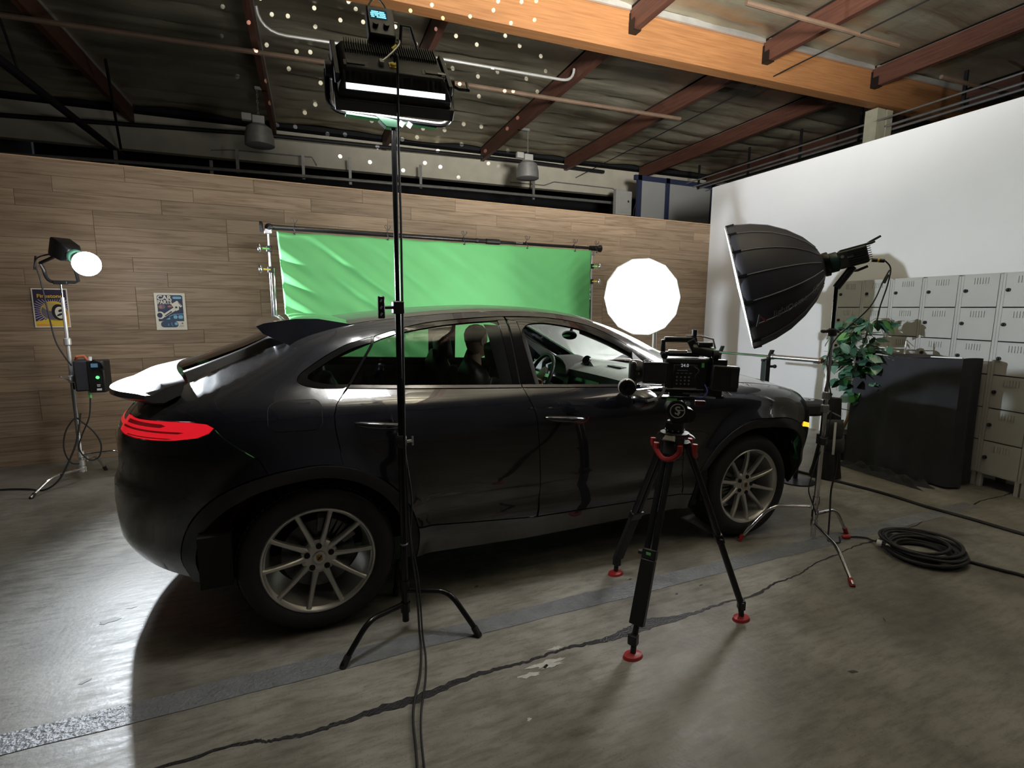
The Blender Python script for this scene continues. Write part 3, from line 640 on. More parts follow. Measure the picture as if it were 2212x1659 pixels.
pan('front_wing', shutF+arc(QF, RA, 178.6, 57, 20)+[(3.28, .80), (3.50, .897), (3.42, .945), (3.345, 1.0), (3.31, crown(3.31))]+crown_line(3.29, 2.72, 20)+[(2.60, 1.132), (2.46, 1.150)], M_paint, crownrows=True)
pan('front_bumper', [(3.28, .797)]+arc(QF, RA, 56, -12, 14)+[(3.47, .27), (3.7, .25), (4.0, .24), (END_F, .24), (END_F, .74), (4.0, .78), (3.80, .83), (3.62, .88), (3.50, .895)], M_paint)
M_hl = mat('clear_headlamp', (.03, .03, .035), .05, coat=1, noise=.3, scale=20)
pan('headlamp', [(3.315, crown(3.31)-.004), (3.35, 1.0), (3.425, .945), (3.505, .90), (3.62, .884), (3.80, .834)]+crown_line(3.80, 3.33, 14), M_hl, crownrows=True, off=.001)
pan('sill', arc(QR, RA, 10, -12, 5)+[(1.3, .245), (2.47, .262)]+arc(QF, RA, 192, 179.5, 4)+[(2.40, .384), (1.31, .396), (.60, .461)], M_paint)
for cq in (QR, QF):
    a0, a1 = (-12, 190) if cq == QR else (-12, 192)
    pan('wheel_arch_trim', arc(cq, RA-.003, a0, a1, 40)+arc(cq, .438, a1, a0, 40), M_clad, res=.03, off=.004)
pan('tail_lamp', lamp_top+lamp_bot[1:], M_lampred, off=.0015, res=.025)
# darker bars inside the lit lamp
for (z0, z1, q0, q1) in ((1.064, 1.084, -.78, -.50), (1.043, 1.056, -.80, -.40), (1.017, 1.026, -.72, -.45)):
    pan('lamp_bar', [(q0, z0), (q1, z0+.006), (q1+.03, (z0+z1)/2+.008), (q1, z1+.006), (q0, z1)], M_lampdim, off=.004, res=.02, thick=.004)
pan('light_strip', [(-.84, 1.045), (END_R, 1.045), (END_R, 1.066), (-.84, 1.066)], M_lampred, off=.002)
# fuel flap: a rounded square set into the wing by a fine groove
def rrect(q0, z0, q1, z1, r, n=6):
    o = []
    for (cx, cz, a) in ((q1-r, z1-r, 0), (q0+r, z1-r, 90), (q0+r, z0+r, 180), (q1-r, z0+r, 270)): o += [(cx+r*math.cos(math.radians(a+90*k/n)), cz+r*math.sin(math.radians(a+90*k/n))) for k in range(n+1)]
    return o
fp = rrect(-.074, 1.045, .128, 1.188, .045)
pan('flap_groove', fp, M_liner, both=False, off=.0008, thick=.001)
pan('fuel_flap', fp, M_paint, both=False, off=.0016, thick=.002, gap=.0055)
M_marker = M_amber
pan('side_marker', [(3.30, .768), (3.44, .738), (3.44, .776), (3.31, .806)], M_amber, off=.006, thick=.008, res=.02)
# glazing and its black surrounds
inner_q = sp2([(.395, 1.445), (.296, 1.417), (.199, 1.370), (.128, 1.328), (.085, 1.301), (.070, 1.284), (.084, 1.270), (.121, 1.257), (.184, 1.247), (.262, 1.243)], 4)
outer_q = sp2([(.256, 1.222), (.14, 1.228), (.077, 1.238), (.036, 1.254), (.0225, 1.272), (.035, 1.297), (.062, 1.318), (.117, 1.354), (.179, 1.391), (.264, 1.434), (.35, 1.461), (.415, 1.477)], 4)
pan('quarter_window_trim', outer_q+inner_q, M_trim, res=.02, gap=.001, off=-.001)
pan('quarter_window', inner_q[::-1], M_tint, off=-.008, thick=.004, gap=0)
pan('window_divider', [(.258, 1.240), (.276, 1.240), (.413, 1.449), (.410, 1.474), (.392, 1.455), (.392, 1.440)], M_trim, res=.02, gap=.0008, off=.001)
rg_top = [(.410, 1.448), (.472, 1.471), (.56, 1.494), (.752, 1.527), (.93, 1.546), (1.104, 1.557), (1.132, 1.559)]
rg = sp2(rg_top, 4)
pan('rear_window', [(.282, 1.240)]+rg+[(1.155, 1.20)]+[(.852, 1.212), (.473, 1.228)], M_tint, off=-.008, thick=.004, gap=0)
dt = sp2([(.416, 1.4765), (.557, 1.5155), (.759, 1.5525), (1.113, 1.5785), (1.183, 1.579)], 4)
pan('door_frame', dt+[(1.183, 1.563), (1.132, 1.561)]+rg[::-1][1:], M_trim, res=.02, gap=.001, off=-.001)
pan('pillar_cover', [(1.133, 1.559), (1.184, 1.563), (1.191, 1.409), (1.197, 1.196), (1.157, 1.200), (1.146, 1.379)], M_trim, gap=.0015, res=.03)
pan('pillar_cover', [(1.196, 1.563), (1.252, 1.555), (1.262, 1.455), (1.296, 1.195), (1.207, 1.198), (1.200, 1.409)], M_trim, gap=.0015, res=.03)
fw = sp2([(1.262, 1.455), (1.268, 1.49), (1.285, 1.515), (1.320, 1.535), (1.381, 1.543), (1.476, 1.539), (1.662, 1.504), (1.843, 1.431), (1.999, 1.350)], 5)
ft = sp2([(1.190, 1.5785), (1.429, 1.5755), (1.683, 1.5405), (1.867, 1.4725), (2.071, 1.3525), (2.25, 1.2535), (2.455, 1.151)], 5)
pan('door_frame', ft+[(2.16, 1.155)]+[(2.153, 1.237), (2.11, 1.267), (2.013, 1.361)]+fw[::-1]+[(1.255, 1.553), (1.196, 1.566)], M_trim, res=.02, gap=.001, off=-.001)
pan('quarterlight', [(2.015, 1.360), (2.11, 1.268), (2.155, 1.237), (2.160, 1.157), (1.988, 1.160), (1.990, 1.272)], M_clad, gap=.001, res=.03)
pan('belt_trim', [(.256, 1.223), (.473, 1.211), (.852, 1.195), (1.203, 1.181), (1.203, 1.1975), (.852, 1.2115), (.473, 1.2275), (.270, 1.239)], mat('dark_chrome_strip', (.10, .10, .11), .15, .9, noise=.1), res=.02, gap=.0005, off=.003)
pan('belt_trim', [(1.209, 1.181), (1.943, 1.150), (2.155, 1.142), (2.155, 1.158), (1.943, 1.166), (1.209, 1.1975)], bpy.data.materials['dark_chrome_strip'], res=.02, gap=.0005, off=.003)
# ---- roof, screens, bonnet, deck
cr = PC([(-.7, .02), (-.56, .035), (-.13, .045), (.5, .040), (1.4, .042), (1.75, .060), (2.1, .075), (2.4, .072), (2.62, .055)])
bx = PC([(-.6, -.14), (-.13, -.05), (.25, 0), (1.45, 0), (1.75, .06), (2.2, .19), (2.62, .28)])
def top(x, v, dz=0., vin=0.):
    p = S(np.array(x+.08), np.array(float(rail(x)))); yn = float(p[1])+vin; k = 1-(2*v-1)**2
    return (x+float(bx(x))*k, yn+(2*YC-2*yn)*v, float(rail(x))+float(cr(x))*(1-abs(2*v-1)**2.4)+dz)
def topgrid(x0, x1, n, m, **kw): mb = MB(); mb.grid(n, m, lambda u, v: top(x0+(x1-x0)*u, v, **kw)); return mb
topgrid(-.08, 1.70, 50, 30).build('roof', M_dusty, CAR, ang=60)
topgrid(-.05, 1.72, 20, 14, dz=-.05, vin=.03).build('headliner', M_head_l, CAR, ang=60)
topgrid(1.708, 2.61, 30, 24).build('windscreen', M_clear, CAR, ang=60)
# black frit and mirror mount at the head of the screen
topgrid(1.70, 1.80, 4, 24, dz=-.006, vin=.03).build('screen_band', M_liner, CAR, ang=60)
topgrid(-.56, -.06, 20, 24, vin=.085, dz=.038).build('rear_screen', M_rearglass, CAR, ang=60)
for s in (0, 1):
    mb = MB()
    def edge(u, v, s=s):
        x = -.575+(.56)*u; p = top(x, 0); w = v; f = min(1, (1-u)*6+.25)
        return (p[0]-.035*w, p[1]+.095*w, p[2]+.060*f*math.sin(PI/2*w)**.8)
    mb.grid(26, 10, edge); (mb if s == 0 else mirror(mb)).build('tailgate_frame', M_dusty, CAR, ang=60)
def bon(q, v, h):
    c = S(np.array(q), np.array(crown(q))); k = 1-abs(2*v-1)**2.2
    return (float(c[0])+(.26*k*max(0, (3.0-q)/.3) if 2.0 < q < 3.0 else 0), float(c[1])+(2*YC-2*float(c[1]))*v, float(c[2])+h*k)
mb = MB(); mb.grid(44, 26, lambda u, v: bon(2.74+(4.19-2.74)*u, v, .067*min(1, .40+u*1.7)*(1-u)**.5+.010)); mb.build('bonnet', M_paint, CAR, ang=60)
mb = MB(); mb.grid(24, 24, lambda u, v: bon(-.49+(END_R+.02+.49)*u, v, .035)); mb.build('boot_deck', M_paint, CAR, ang=60)
mb = MB(); mb.grid(2, 24, lambda u, v: (top(2.60, v)[0]+.03+.16*u, top(2.60, v)[1], top(2.60, v)[2]-.02-.012*u)); mb.build('scuttle', M_clad, CAR, ang=60)
# wiper arms
for y in (.62, 1.15): MB().tube([(2.86, y, 1.155), (2.72, y+.25, 1.215), (2.62, y+.45, 1.22)], .008, 6).build('wiper', M_black, CAR)
# retractable lip at the tail
rings = []
for k in range(29):
    v = k/28; y = .25+(2*YC-.5)*v; b_ = 1-(2*v-1)**2; b3 = 1-abs(2*v-1)**2.2; f = min(1, min(v, 1-v)*14+.35)
    rings.append([(-.55-.12*b_, y, 1.268+.018*f+.03*b_), (-.63-.20*b_, y, 1.242+.022*f+.014*b_), (-.685-.275*b3, y, 1.212+.014*f-.014*b_), (-.715-.28*b3, y, 1.212+.012*f-.018*b_), (-.718-.28*b3, y, 1.197-.020*b_), (-.69-.275*b3, y, 1.180-.018*b_), (-.64-.19*b_, y, 1.192-.042*f), (-.57-.06*b_, y, 1.225-.035*f)])
MB().loft(rings).build('rear_lip_spoiler', M_dusty, CAR, ang=30)
# roof spoiler with side plates
rings = []
for y, a in ((.335, 1), (.345, 1), (.375, 1), (.405, .15), (.5, 0), (.7, 0), (.96, 0), (1.22, 0), (1.42, 0), (1.515, .15), (1.545, 1), (1.575, 1), (1.585, 1)):
    b_ = 1-((y-.96)/.63)**2; up = .022*b_; xe = -.02*b_
    rings.append([(-.235+xe, y, 1.530+up), (-.20+xe, y, 1.545+up), (-.05, y, 1.568+up), (.06, y, 1.568+up), (.27, y, 1.532+up*1.0+(.0 if a else .01)), (.05*a+.10*(1-a), y, 1.47*a+(1.54+up)*(1-a)), (-.075*a-.02*(1-a), y, 1.425*a+(1.54+up)*(1-a)), (-.205+xe*(1-a), y, 1.492*a+(1.515+up)*(1-a))])
MB().loft(rings).build('roof_spoiler', M_paint, CAR, ang=35)
# ---- wheels
wa = Vector((0, 1, 0)); WFm = Matrix(((1, 0, 0), (0, 0, 1), (0, 1, 0)))   # lathe z -> +y, x -> x, y -> z
tyre_prof = [(.262, .03), (.268, .008), (.285, -.006), (.31, -.012), (.335, -.008), (.356, .006), (.368, .026), (.375, .05), (.376, .14), (.375, .23), (.368, .255), (.33, .275), (.27, .26)]
def make_wheel(xc, ang, blank=False):
    W = MB().lathe(tyre_prof, (xc, 0, .376), n=72, F=WFm, caps=False).build('wheel', M_rubber, CAR, ang=30)
    g = MB()
    for k in range(72):
        a = 2*PI*k/72
        for yy in (.06, .12, .18):
            p = Vector((xc+.3765*math.cos(a+yy*3), yy, .376+.3765*math.sin(a+yy*3))); R = Matrix.Rotation(-a-yy*3, 3, 'Y'); g.box(p, (.006, .045, .022), R)
    g.build('tread_block', M_rubber, W, kind='stuff')
    MB().lathe([(.2725, .012), (.2735, .004), (.268, .000), (.262, .003), (.257, .016), (.250, .022), (.236, .07), (.232, .23)], (xc, 0, .376), n=72, F=WFm, caps=False).build('rim', M_alloy, W, ang=30)
    if blank: MB().lathe([(.0, .05), (.24, .07)], (xc, 0, .376), n=32, F=WFm).build('wheel_face', M_disc, W)
    else:
        for k in range(10):
            a = math.radians(ang+36*k); rings = []
            for r, y, w_, dp in ((.05, .050, .017, .03), (.078, .046, .0155, .03), (.11, .036, .0125, .03), (.16, .023, .0105, .028), (.22, .012, .0100, .026), (.250, .010, .0115, .024), (.262, .010, .016, .02)):
                c = Vector((xc+r*math.cos(a), 0, .376+r*math.sin(a))); t = Vector((-math.sin(a), 0, math.cos(a)))
                rings.append([c+t*w_*1.15+Vector((0, y+dp, 0)), c+t*w_+Vector((0, y+.006, 0)), c+t*w_*.55+Vector((0, y, 0)), c-t*w_*.55+Vector((0, y, 0)), c-t*w_+Vector((0, y+.006, 0)), c-t*w_*1.15+Vector((0, y+dp, 0))])
            MB().loft(rings).build('spoke', M_alloy, W, ang=30)
        MB().lathe([(.0, .046), (.036, .046), (.040, .044), (.075, .050), (.088, .062), (.088, .10)], (xc, 0, .376), n=40, F=WFm).build('hub', M_alloy, W)
        for k in range(5):
            a = math.radians(ang+14+72*k); MB().lathe([(.0, .0405), (.0145, .0405), (.0145, .06)], (xc+.060*math.cos(a), 0, .376+.060*math.sin(a)), n=14, F=WFm).build('bolt_hole', M_liner, W)
        # hub cap with a small gold shield: quartered red/black bands
        cp = MB().lathe([(.0, .036), (.026, .037), (.030, .040), (.031, .046)], (xc, 0, .376), n=28, F=WFm).build('hub_cap', M_alloy, W)
        M_gold = bpy.data.materials.get('gold_enamel') or mat('gold_enamel', (.45, .28, .06), .3, .8, noise=.1)
        M_crest = bpy.data.materials.get('crest_red') or mat('crest_red', (.22, .03, .02), .4, noise=.1)
        sh = [(-.014, .017), (0, .020), (.014, .017), (.015, .0), (.010, -.012), (0, -.020), (-.010, -.012), (-.015, .0)]
        c2 = MB(); R = Matrix(((1, 0, 0), (0, 0, -1), (0, 1, 0)))
        c2.prism(sh, .002, R, (xc, .036, .376)); c2.m = 1
        for (qx, qz) in ((-.008, .007), (.008, -.006)):
            for d_ in (-.0035, .0035): c2.box((xc+qx+d_, .0335, .376+qz), (.003, .001, .012))
        c2.m = 2; c2.box((xc-.007, .0335, .376-.006), (.008, .001, .010)).box((xc+.007, .0335, .376+.008), (.008, .001, .010)); c2.prism([(x*.35, y*.35) for x, y in sh], .001, R, (xc, .0335, .376))
        c2.build('crest', [M_gold, M_crest, M_black], W)
        MB().lathe([(.05, .105), (.178, .105), (.178, .135), (.05, .135)], (xc, 0, .376), n=40, F=WFm).build('brake_disc', M_disc, W)
        cb = MB(); a0 = (30 if xc < 1 else 150)
        for k in range(7):
            a = math.radians(a0+k*9); p = Vector((xc+.165*math.cos(a), .10, .376+.165*math.sin(a))); cb.box(p, (.07, .07, .036), Matrix.Rotation(-a, 3, 'Y'))
        cb.build('brake_caliper', mat('silver_caliper', (.16, .16, .16), .4, .4, noise=.2), W)
    return W
make_wheel(0, 76); make_wheel(2.895, 58)
for xc in (0, 2.895):
    mb = MB().lathe(tyre_prof, (xc, 0, .376), n=48, F=WFm, caps=True); mirror(mb).build('wheel', M_rubber, CAR, ang=30)
for xc in (0, 2.895):
    mb = MB().lathe([(.455, .03), (.46, .36)], (xc, 0, .376), n=30, F=WFm, caps=False, a0=math.radians(-2), a1=math.radians(182))
    mb.lathe([(.46, .36), (.0, .36)], (xc, 0, .376), n=30, F=WFm, caps=False, a0=math.radians(-2), a1=math.radians(182))
    mb.build('wheel_liner', M_liner, CAR); mirror(mb).build('wheel_liner', M_liner, CAR)
for x, w_ in ((-.452, .135), (2.47, .05)):
    mb = MB().box((x, .17, .455), (w_, .33, .25)); mb.build('splash_guard', M_liner, CAR); mirror(mb).build('splash_guard', M_liner, CAR)
# ---- underbody, inner shell, cabin
ub = MB().box((1.45, YC, .33), (1.80, 1.66, .20)).box((1.45, YC, .36), (3.9, 1.10, .22)).box((-.50, YC, .50), (.46, 1.1, .22)).box((3.35, YC, .42), (.45, 1.3, .36))
ub.build('underbody', M_liner, CAR, bevel=.01)
for poly in (RD, FD):
    mb = panel_mb(poly, off=-.05, wall=False, gap=.01); mb.build('door_card', M_seat, CAR, ang=50); mirror(mb).build('door_card', M_seat, CAR, ang=50)
MB().box((2.55, YC, .80), (.06, 1.62, .62)).build('bulkhead', M_liner, CAR); MB().box((-.42, YC, .82), (.06, 1.5, .6)).build('bulkhead', M_liner, CAR)
mb = panel_mb([(1.70, 1.548), (1.90, 1.452), (2.10, 1.337), (2.40, 1.185), (2.42, 1.150), (2.2, 1.20), (2.02, 1.335), (1.85, 1.420), (1.68, 1.495)], off=-.035, wall=False, gap=0)
mb.build('pillar_lining', M_dash, CAR); mirror(mb).build('pillar_lining', M_dash, CAR)
mb = panel_mb([(1.06, 1.57), (1.30, 1.55), (1.34, 1.20), (1.10, 1.20)], off=-.045, wall=False, gap=0); mb.build('pillar_lining', M_head_l, CAR); mirror(mb).build('pillar_lining', M_head_l, CAR)
mb = panel_mb([(-.45, 1.27), (-.1, 1.44), (.40, 1.52), (.40, 1.465), (.10, 1.34), (.03, 1.28), (.10, 1.22), (-.40, 1.22)], off=-.05, wall=False, gap=0); mb.build('pillar_lining', M_head_l, CAR); mirror(mb).build('pillar_lining', M_head_l, CAR)
# dashboard
ds = [(2.74, 1.13), (2.45, 1.180), (2.20, 1.188), (2.08, 1.165), (2.02, 1.128), (2.03, 1.075), (2.10, 1.03), (2.05, .95), (2.08, .80), (2.30, .62), (2.74, .62)]
rings = [];
for k in range(13):
    y = .13+1.66*k/12; e = 1-abs(2*k/12-1)**6*.5; rings.append([(x, y, z-.0*e+.012*(1-(2*k/12-1)**2)) for x, z in ds])
DASH = MB().loft(rings).build('dashboard', M_dash, CAR, ang=35, bevel=0)
MB().lathe([(.0, -.01), (.036, -.01), (.04, .0), (.036, .012), (.0, .014)], (2.10, .96, 1.222), ax=(-.8, -.25, .45), n=24).build('dash_clock', M_blackgloss, DASH)
MB().loft([[(2.16+dx, .96+dy, 1.185) for dx, dy in ((-.06, -.10), (.14, -.14), (.14, .14), (-.06, .10))], [(2.12+dx, .96+dy, 1.222) for dx, dy in ((-.01, -.03), (.06, -.04), (.06, .04), (-.01, .03))]]).build('clock_pod', M_dash, DASH)
for y in (.66, 1.24): MB().box((2.18, y, 1.198), (.05, .18, .008)).build('air_vent', M_black, DASH)
MB().box((2.035, .90, 1.045), (.012, .46, .12), Matrix.Rotation(.25, 3, 'Y')).build('centre_screen', M_blackgloss, DASH, bevel=.004)
MB().box((2.05, .34, 1.045), (.012, .36, .09), Matrix.Rotation(.25, 3, 'Y')).build('trim_strip', M_blackgloss, DASH, bevel=.004)
bn = MB(); rings = []
for k in range(9):
    a = PI*k/8; y = 1.32-.23*math.cos(a); z = 1.10+.135*math.sin(a)**.7; rings.append([(1.99, y, z), (2.22, y, z), (2.22, y, z-.018), (1.99, y, z-.018)])
bn.loft(rings).build('instrument_hood', M_seat, DASH)
for k, (y, r) in enumerate(((1.20, .052), (1.32, .065), (1.44, .052))): MB().lathe([(0, 0), (r, 0), (r, .01)], (2.10, y, 1.13), ax=(-1, 0, .25), n=24).build('dial', mat('dial_face', (.02, .02, .025), .2, emit=(.4, .3, .6), estr=.06) if k == 1 else M_blackgloss, DASH)
# steering wheel
sc_ = Vector((1.87, 1.32, 1.08)); sa = Vector((-.90, 0, .43)).normalized(); SF = frame_to(sa)
ring = [sc_+SF@Vector((.178*math.cos(2*PI*k/40), .178*math.sin(2*PI*k/40), 0)) for k in range(40)]
SWH = MB().tube(ring, .0165, 10, closed=True).build('steering_wheel', M_seat, CAR)
hubm = MB().sphere(sc_-sa*.02, (.065, .075, .03), R=SF).build('airbag_hub', M_dash, SWH)
for d_ in (Vector((0, 1, 0)), Vector((0, -1, 0)), (-Vector((.43, 0, .90))).normalized()):
    MB().bar(sc_+d_*.05-sa*.015, sc_+d_*.18, .035, .014, up=sa).build('wheel_spoke', M_steel, SWH, bevel=.004)
MB().cyl(sc_-sa*.02, sc_-sa*.26, .03, n=14).build('column', M_black, SWH)
# inside mirror, sun visor
MB().sphere((1.935, .96, 1.425), (.022, .115, .036), R=Matrix.Rotation(.15, 3, 'Y')).cyl((1.94, .96, 1.44), (1.99, .96, 1.53), .012).build('cabin_mirror', M_blackgloss, CAR)
MB().box((1.72, .96, 1.558), (.16, 1.02, .02), Matrix.Rotation(.22, 3, 'Y')).build('sun_visor', M_seat, CAR, bevel=.008)
# seats
def rbox(c, s, R=None, p=3.2, n=20, taper=1.):
    """soft box: superellipse rings"""
    mb = MB(); rings = []; R = R or Matrix.Identity(3); c = Vector(c)
    for i in range(9):
        t = -1+2*i/8; k = max(1e-3, (1-abs(t)**4))**.25*(1-(1-taper)*(t+1)/2); ring = []
        for q in range(n):
            a = 2*PI*q/n; ca, sa_ = math.cos(a), math.sin(a)
            ring.append(c+R@Vector((s[0]/2*k*math.copysign(abs(ca)**(2/p), ca), s[1]/2*k*math.copysign(abs(sa_)**(2/p), sa_), s[2]/2*t)))
        rings.append(ring)
    return mb.loft(rings)
for y in (.58, 1.32):
    x0 = 1.32 if y > 1 else 1.36
    st = rbox((x0, y, .66), (.56, .52, .20), Matrix.Rotation(-.12, 3, 'Y')).build('front_seat', M_seat, CAR, ang=60)
    bk = Matrix.Rotation(-.32, 3, 'Y'); rbox((x0-.28, y, .98), (.17, .50, .70), bk, taper=.82).build('backrest', M_seat, st, ang=60)
    for s in (-1, 1): rbox((x0-.22, y+s*.225, .96), (.16, .09, .52), bk).build('bolster', M_seat, st, ang=60)
    hx = x0-.28 if y > 1 else x0-.19
    rbox((hx+(-.03 if y > 1 else 0), y, 1.325), (.11, .27, .19), Matrix.Rotation(-.15, 3, 'Y')).build('headrest', M_seat, st, ang=60)
    for s in (-1, 1): MB().cyl((hx-.03, y+s*.06, 1.15), (hx-.02, y+s*.06, 1.27), .007).build('headrest_post', M_chrome, st)
rs_ = rbox((.48, YC, .66), (.52, 1.36, .2)).build('rear_seat', M_seat, CAR, ang=60)
rbox((.18, YC, .93), (.16, 1.36, .56), Matrix.Rotation(-.3, 3, 'Y')).build('backrest', M_seat, rs_, ang=60)
for y in (.52, 1.40): rbox((.10, y, 1.20), (.09, .26, .14), Matrix.Rotation(-.2, 3, 'Y')).build('headrest', M_seat, rs_, ang=60)
MB().box((1.45, YC, .63), (1.0, .26, .30)).build('centre_console', M_seat, CAR, bevel=.03)
# ---- door mirrors and handles
for s in (0, 1):
    mb = MB().sphere((1.79, -.135, 1.105), (.105, .125, .068), R=Matrix.Rotation(.12, 3, 'Z')); a_ = MB().loft([[(1.86+dx, .065, 1.10+dz) for dx, dz in ((-.06, -.02), (.05, -.02), (.05, .025), (-.06, .025))], [(1.82+dx, -.06, 1.075+dz) for dx, dz in ((-.05, -.018), (.05, -.018), (.05, .018), (-.05, .018))]])
    g_ = MB().sphere((1.695, -.13, 1.105), (.010, .085, .042))
    if s: mb, a_, g_ = mirror(mb), mirror(a_), mirror(g_)
    dm = mb.build('door_mirror', M_paint, CAR); a_.build('mirror_arm', M_trim, dm); g_.build('mirror_glass', M_blackgloss, dm)
for (q0, q1, z0, z1, dr) in ((.275, .515, 1.062, 1.036, door_r), (1.32, 1.575, 1.012, .986, door_f)):
    pts = [];
    for k in range(13):
        u = k/12; q = q0+(q1-q0)*u; z = z0+(z1-z0)*u; p = S(np.array(q), np.array(z)); pts.append((float(p[0]), float(p[1])-.002-.034*math.sin(PI*min(1, max(0, u)))**.5, float(p[2])))
    rr = [.008+.010*math.sin(PI*k/12)**.5 for k in range(13)]
    MB().tube(pts, rr, 10).build('door_handle', M_paint, dr, ang=60)
    qm, zm = (q0+q1)/2, (z0+z1)/2
    pan('handle_recess', [(qm+.085*math.cos(2*PI*k/24), zm-.008+.036*math.sin(2*PI*k/24)) for k in range(24)], M_trim, both=False, parent=dr, off=.0012, thick=.002, gap=0, res=.02)
# exhaust tip and lower rear valance
for y in (.52, 1.40): MB().lathe([(.055, 0), (.05, .03), (.05, .14)], (-.85, y, .40), ax=(1, 0, 0), n=20, caps=False).build('exhaust_tip', M_steel, CAR)
# ================================================================== PERSON at the wheel
def skin_body(name, verts, edges, radii, m, parent=None, sub=2):
    me = bpy.data.meshes.new(name); me.from_pydata(verts, edges, []); o = bpy.data.objects.new(name, me); C.objects.link(o)
    bm = bmesh.new(); bm.from_mesh(me); L = bm.verts.layers.skin.verify(); bm.verts.ensure_lookup_table()
    for v, r in zip(bm.verts, radii): v[L].radius = (r, r) if not isinstance(r, tuple) else r; v[L].use_root = (v.index == 0)
    bm.to_mesh(me); bm.free()
    k = o.modifiers.new('s', 'SKIN'); k.use_smooth_shade = True; k.branch_smoothing = .6
    u = o.modifiers.new('u', 'SUBSURF'); u.levels = sub; u.render_levels = sub
    bpy.context.view_layer.update(); me2 = bpy.data.meshes.new_from_object(o.evaluated_get(bpy.context.evaluated_depsgraph_get()))
    bpy.data.objects.remove(o); bpy.data.meshes.remove(me)
    me2.materials.clear(); me2.materials.append(m); me2.polygons.foreach_set('use_smooth', [True]*len(me2.polygons)); me2.name = name
    return me2
M_skin = mat('skin', (.50, .30, .20), .55, noise=.15, scale=20); M_cloth = mat('dark_jacket', (.018, .018, .022), .85, noise=.3, scale=30, bump=.2, bscale=120); M_hair = mat('short_dark_hair', (.03, .022, .016), .8, noise=.4, scale=60, bump=.3, bscale=200)
PX, PY = 1.285, 1.30
hx, hz = PX, 1.375
# head turned ahead and a little to the left (away from us)
HR = Matrix.Rotation(.45, 3, 'Z')
def hp(x, y, z): return Vector((hx, PY, hz))+HR@Vector((x, y, z))
rings = []
for (z, xf, xb, wy) in ((-.135, .030, -.055, .045), (-.120, .078, -.060, .050), (-.095, .090, -.066, .058), (-.065, .092, -.078, .066), (-.035, .090, -.090, .072), (.0, .092, -.100, .077), (.03, .094, -.104, .079), (.06, .090, -.102, .077), (.09, .072, -.088, .066), (.112, .042, -.060, .044), (.122, .012, -.028, .018)):
    ring = []
    for q in range(24):
        a = 2*PI*q/24; c, s_ = math.cos(a), math.sin(a); x = (xf if c > 0 else -xb)*c; ring.append(hp(x, wy*math.copysign(abs(s_)**.85, s_), z))
    rings.append(ring)
verts = [(PX-.06, PY, .72), (PX-.085, PY, .90), (PX-.10, PY, 1.04), (PX-.085, PY, 1.13), (PX-.06, PY, 1.20), (PX-.035, PY, 1.27), (PX-.01, PY, 1.33),
         (PX-.09, PY-.17, 1.095), (PX-.02, PY-.235, .95), (PX+.10, PY-.20, .86), (PX+.33, PY-.11, .985), (PX+.42, PY-.05, 1.02),
         (PX-.09, PY+.17, 1.095), (PX-.02, PY+.235, .95), (PX+.10, PY+.20, .86), (PX+.33, PY+.12, 1.02), (PX+.44, PY+.14, 1.06),
         (PX+.05, PY-.10, .70), (PX+.45, PY-.12, .74), (PX+.62, PY-.12, .50), (PX+.74, PY-.12, .42), (PX+.05, PY+.10, .70), (PX+.45, PY+.12, .74), (PX+.62, PY+.12, .50), (PX+.74, PY+.12, .42)]
edges = [(0, 1), (1, 2), (2, 3), (3, 4), (4, 5), (5, 6), (3, 7), (7, 8), (8, 9), (9, 10), (10, 11), (3, 12), (12, 13), (13, 14), (14, 15), (15, 16), (0, 17), (17, 18), (18, 19), (19, 20), (0, 21), (21, 22), (22, 23), (23, 24)]
radii = [(.13, .16), (.12, .155), (.12, .17), (.085, .12), .062, .058, .055, .075, .058, .048, .036, .032, .075, .058, .048, .036, .032, .085, .07, .05, .05, .085, .07, .05, .05]
PERSON = bpy.data.objects.new('person', skin_body('person', verts, edges, radii, M_cloth)); C.objects.link(PERSON)
tag(PERSON, 'person in a dark jacket with cropped hair sitting at the steering wheel', 'person')
hd_ = MB().loft(rings)
# nose, brow, lips, ears
hd_.loft([[hp(.086, -.006, .028), hp(.086, .006, .028), hp(.088, .0, .02)], [hp(.112, -.014, -.022), hp(.112, .014, -.022), hp(.095, .0, -.034)]])
hd_.sphere(hp(.088, 0, -.062), (.012, .024, .007), 10, 6, HR).sphere(hp(.086, 0, -.074), (.012, .020, .007), 10, 6, HR)
hd_.tube([hp(-.045, 0, -.10), hp(-.03, 0, -.17), hp(-.055, 0, -.245)], [.062, .060, .078], 16)
HEAD = hd_.build('head', M_skin, PERSON, ang=70)
for s in (-1, 1):
    e = MB().lathe([(.008, .0), (.017, .004), (.026, .003), (.030, -.004), (.020, -.010)], hp(-.008, s*.078, -.006), F=HR@Matrix(((1, 0, 0), (0, 0, s), (0, 1, 0)))@Matrix.Diagonal((.72, 1.15, 1)), n=16); e.build('ear', M_skin, HEAD)
    MB().sphere(hp(.082, s*.031, .006), .011, 10, 8).build('eye', M_white, HEAD)
hr = MB(); R2 = []
for (z, xf, xb, wy) in ((-.01, -.06, -.100, .0775), (.01, -.03, -.105, .079), (.035, .02, -.108, .081), (.055, .075, -.109, .081), (.09, .078, -.094, .070), (.117, .046, -.064, .047), (.128, .012, -.028, .018)):
    ring = []
    for q in range(24):
        a = 2*PI*q/24; c, s_ = math.cos(a), math.sin(a); x = (max(xf, .0)*c if c > 0 and xf > 0 else (-xb*c if c < 0 else xf*c)); ring.append(hp(x, wy*math.copysign(abs(s_)**.85, s_), z))
    R2.append(ring)
hr.loft(R2).build('hair', M_hair, PERSON, ang=70)
